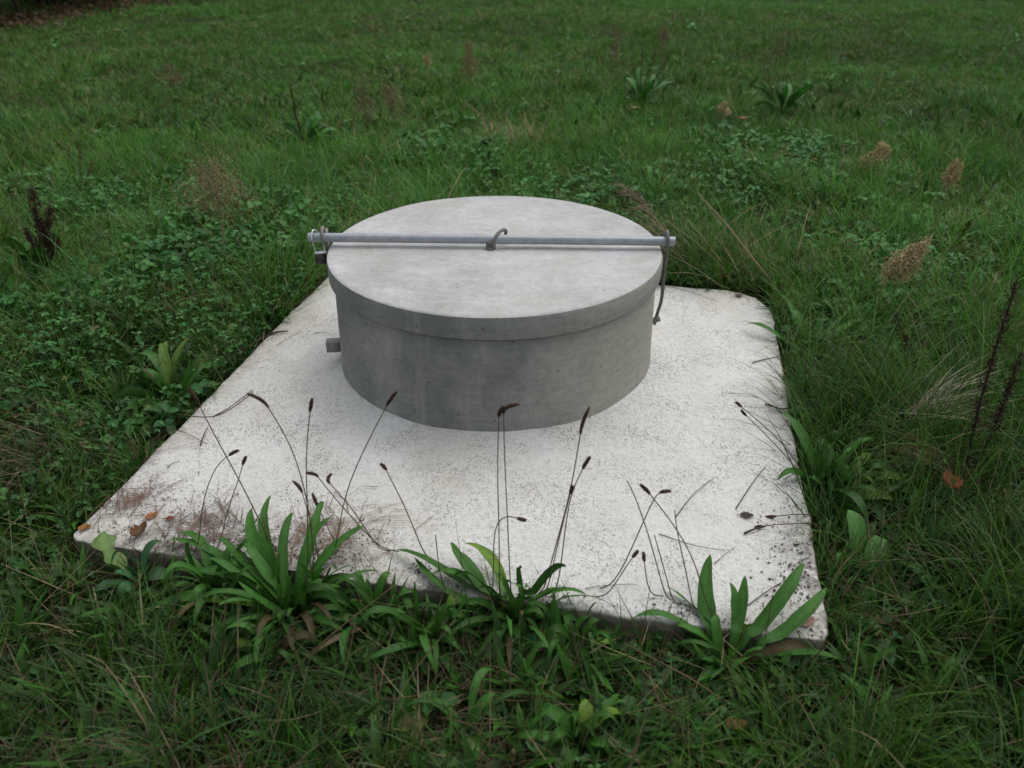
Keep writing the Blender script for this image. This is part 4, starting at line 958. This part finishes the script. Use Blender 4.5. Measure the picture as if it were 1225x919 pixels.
fallen(onslab(893, 618), .04, -.1, (.05, .03, .03), "dark curled seed stalk scrap on the slab's right side", curl=.3)
fallen(on_ground(1136, 583, .10), .085, 1.5, (.36, .13, .06), "large crumpled orange-brown leaf hanging by the dark dock stalk on the right", curl=1.8)
fallen(on_ground(1190, 330, .04), .03, .5, (.3, .2, .05), "small yellowish leaf at the right edge of the field")
fallen(on_ground(30, 140, .08), .07, .0, (.30, .24, .14), "pale leaf in the far left grass")
fallen(on_ground(140, 37, .08), .10, .0, (.36, .28, .18), "pale leaf near the hedge foot")
fallen(on_ground(880, 868, .04), .05, .2, (.26, .10, .03), "orange-brown leaf in the grass right of the centre foreground")
fallen(on_ground(890, 142, .09), .08, .4, (.35, .14, .05), "orange leaf in the field left of the green dock clump")
fallen(on_ground(760, 130, .08), .09, .4, (.30, .19, .11), "tan leaf at the foot of the tallest dock")
fallen(onslab(965, 745), .05, .5, (.40, .24, .17), "pinkish dry leaf on the slab's front right corner", curl=.15)

# twigs lying on the slab
def twig(pts, label, r=.0018, c=None):
    W_ = [onslab(*p)+[0, 0, r] for p in pts]; mb = MB(); P = curve(W_, 18)
    P[:, 2] += np.abs(np.sin(np.linspace(0, PI, len(P))))*.004
    tube(mb, P, np.linspace(r, r*.5, len(P)), 6); o = mb.build("twig", M_TWIG, origin=W_[0]); tag(o, label, "twig", "twigs and dead stalks lying on the slab")
twig([(250, 450), (285, 425), (322, 402)], "longest dark twig along the slab's left edge", .0035)
twig([(322, 402), (345, 398)], "short thick dark twig end beside the longest twig", .005)
twig([(255, 500), (275, 490), (303, 467)], "thin dark stalk on the slab right of the broad left plantain", .0022)
twig([(240, 534), (249, 512)], "short dark twig standing out on the slab left of the front stalks", .0025)
twig([(180, 515), (215, 518), (248, 532)], "branched dry stalk end at the slab's left edge")
twig([(330, 415), (360, 398)], "thin twig on the slab above the steel stub", .0012)
twig([(376, 400), (392, 399)], "tiny dark twig on the slab close to the left of the ring", .0016)
twig([(900, 435), (940, 427)], "curved twig on the slab near its right edge", .002)
twig([(745, 352), (800, 345), (860, 362)], "thin twig on the slab right behind the ring", .0012)
twig([(915, 485), (935, 492), (952, 488)], "dark curved twig at the slab's right edge", .0035)
twig([(808, 620), (830, 593), (855, 572)], "pale bent stalk on the slab right of the front heads", .0016)
twig([(788, 640), (830, 655), (868, 660)], "long thin stalk lying level on the slab's right front", .0014)
twig([(880, 610), (900, 580), (915, 560)], "stalk lying upwards on the slab near its right side", .0018)
twig([(890, 640), (915, 632)], "short dark stalk piece on the slab near its lower right", .0035)
twig([(855, 675), (880, 655)], "small thin twig above the right front plantain", .0012)
twig([(895, 725), (925, 705), (950, 690)], "twig behind the right front plantain leaves", .0016)
twig([(200, 560), (215, 553)], "tiny scrap of stalk on the slab's left part", .0012)
twig([(700, 705), (760, 700)], "faint thin stalk on the slab's front edge middle", .001)

# seeds and crumbs of soil on the slab
mb = MB()
def scatter(px, py, rx, ry, n, cols, sz):
    x = RS.normal(px, rx, n); y = RS.normal(py, ry, n); pts = []
    for a, b in zip(x, y):
        p = onslab(a, b)
        if slab_dist(p[0], p[1]) < -.012 and math.hypot(p[0], p[1]) > .61: pts.append(p)
    if not pts: return
    Pn = np.array(pts); n = len(Pn); c = np.array(cols)[RS.randint(0, len(cols), n)]*RS.uniform(.6, 2.0, (n, 1))
    s = RS.uniform(.25, 1.0, n)*sz*0.72; c = c*1.5
    o8 = np.array([(1, 0, 0), (0, 1, 0), (-1, 0, 0), (0, -1, 0), (0, 0, .7), (0, 0, -.4)])
    a = RS.uniform(0, PI, n); V = o8[None]*s[:, None, None]*RS.uniform(.5, 1.2, (n, 6, 1)); V[:, :, 0] *= 1.5
    V = np.stack([V[..., 0]*np.cos(a)[:, None]-V[..., 1]*np.sin(a)[:, None], V[..., 0]*np.sin(a)[:, None]+V[..., 1]*np.cos(a)[:, None], V[..., 2]], -1)+Pn[:, None]+[0, 0, .001]
    f = np.array([(0, 1, 4), (1, 2, 4), (2, 3, 4), (3, 0, 4), (1, 0, 5), (2, 1, 5), (3, 2, 5), (0, 3, 5)])
    mb.add(V.reshape(-1, 3), None, (f[None]+(np.arange(n)*6)[:, None, None]).reshape(-1, 3), np.repeat(c, 6, 0))
SEED = [(.09, .035, .03), (.13, .06, .045), (.05, .03, .025)]; SOIL = [(.05, .04, .03), (.09, .07, .05), (.03, .025, .02)]
scatter(165, 600, 38, 22, 260, SEED, .0034); scatter(195, 590, 18, 6, 60, SEED, .004); scatter(240, 640, 30, 26, 420, SEED+SOIL, .0042); scatter(300, 655, 30, 16, 300, SOIL, .005)
scatter(130, 620, 25, 20, 80, SEED, .0032); scatter(385, 655, 32, 18, 420, SOIL+SEED, .0045); scatter(960, 690, 22, 32, 260, SOIL, .006); scatter(940, 630, 26, 26, 120, SOIL+SEED, .004)
scatter(300, 420, 28, 22, 120, SOIL, .004); scatter(850, 350, 50, 8, 90, SOIL, .0045); scatter(950, 560, 10, 50, 90, SOIL, .004); scatter(560, 560, 260, 110, 330, SOIL, .0022); scatter(250, 480, 60, 50, 90, SOIL, .003); scatter(520, 700, 60, 10, 160, SOIL, .004)
for i in range(40):   # the scatter keeps to the slab's long front edge
    uu = RS.uniform(-SW/2, SW/2); x, y = slab_xy(uu, -SD/2+RS.uniform(.02, .07)); px, py, _ = project(np.array([x, y, -.03])); scatter(px, py, 14, 3, 12, SOIL, .0045)
o = mb.build("seeds_and_soil_crumbs", M_DRY, smooth=False); tag(o, "dark seeds and crumbs of soil scattered over the slab's edges", "debris", kind="stuff")

# ------------------------------------------------------------------ hedge beyond the upper left
def shrub(x, y, rx, ry, hgt, label, dead=0.3):
    z0 = gzf(x, y); o = empty("hedge_shrub", (x, y, z0)); tag(o, label, "shrub", "dark hedge along the far left side of the field"); mb = MB(); tips = []
    for i in range(16):
        a = RS.uniform(0, 2*PI); b = np.array([RS.normal(0, rx*.22), RS.normal(0, ry*.22), 0]); l = hgt*RS.uniform(.5, .95)
        m = b+np.array([math.cos(a)*rx*.2, math.sin(a)*ry*.2, l*.45]); t = b+np.array([math.cos(a)*rx*.7, math.sin(a)*ry*.7, l])
        tube(mb, curve([b-[0, 0, .05], m, t], 12), np.linspace(.03, .006, 12), 6, np.array([.05, .035, .025]), caps=False); tips.append((b, m, t))
        for j in range(6):
            s = RS.uniform(.1, .95); p = b*(1-s)+t*s; d = RS.normal(0, 1, 3); d[2] = abs(d[2])*.4-.1; d /= np.linalg.norm(d)
            tube(mb, curve([p, p+d*.25, p+d*.5+[0, 0, -.05]], 6), np.linspace(.008, .002, 6), 4, np.array([.06, .04, .03]), caps=False)
    mb.build("trunk", M_DRY, o)
    n = 7000; q = RS.normal(0, 1, (n, 3)); q /= np.linalg.norm(q, axis=1)[:, None]; q *= (RS.rand(n, 1)**.4)
    lump = 1+.25*np.sin(q[:, :1]*5+x)+.2*np.sin(q[:, 2:]*7+y)
    P = q*np.array([rx, ry, hgt*.5])*lump+np.array([0, 0, hgt*.55]); P = P[P[:, 2] > .03]; n = len(P); mb = MB()
    c = np.tile(np.array([[.030, .055, .020]]), (n, 1)); bro = RS.rand(n) < np.where(P[:, 2] < 1.0, .75, .25); c = np.where(bro[:, None], np.array([.075, .045, .028]), c)*RS.uniform(.5, 1.4, (n, 1))
    leaflets(mb, P, RS.normal(0, 1, (n, 3)), RS.normal(0, 1, (n, 3)), RS.uniform(.06, .12, n), RS.uniform(.04, .07, n), c)
    mb.build("foliage", M_LEAF, o)
hd_ = ["nearest the well", "second from the near end", "third from the near end", "fourth from the near end", "fifth from the near end", "farthest from the well"]
for i, (x, y) in enumerate([(-8.2, 8.6), (-7.9, 10.4), (-7.5, 12.4), (-6.9, 14.3), (-6.0, 16.2), (-4.6, 17.6)]):
    shrub(x, y, 1.25, 1.3, 2.7+RS.uniform(-.3, .4), "dark brown hedge shrub on the far left, "+hd_[i])
mb = MB()
for i in range(3200):
    t = RS.rand(); x = -7.3+2.9*t**1.5+RS.normal(0, .45); y = 8+9.5*t+RS.normal(0, .3)
    p = ground3(x, y)+[0, 0, RS.uniform(.02, .10)]
    leaflets(mb, p[None], RS.normal(0, 1, (1, 3))*[1, 1, .3], np.array([[RS.normal(0, .3), RS.normal(0, .3), 1]]), np.array([RS.uniform(.05, .10)]), np.array([RS.uniform(.03, .05)]), np.array([[.16, .09, .05]])*RS.uniform(.3, 1.3))
o = mb.build("leaf_litter", M_LEAF); tag(o, "brown leaf litter under the hedge", "leaf litter", kind="stuff")
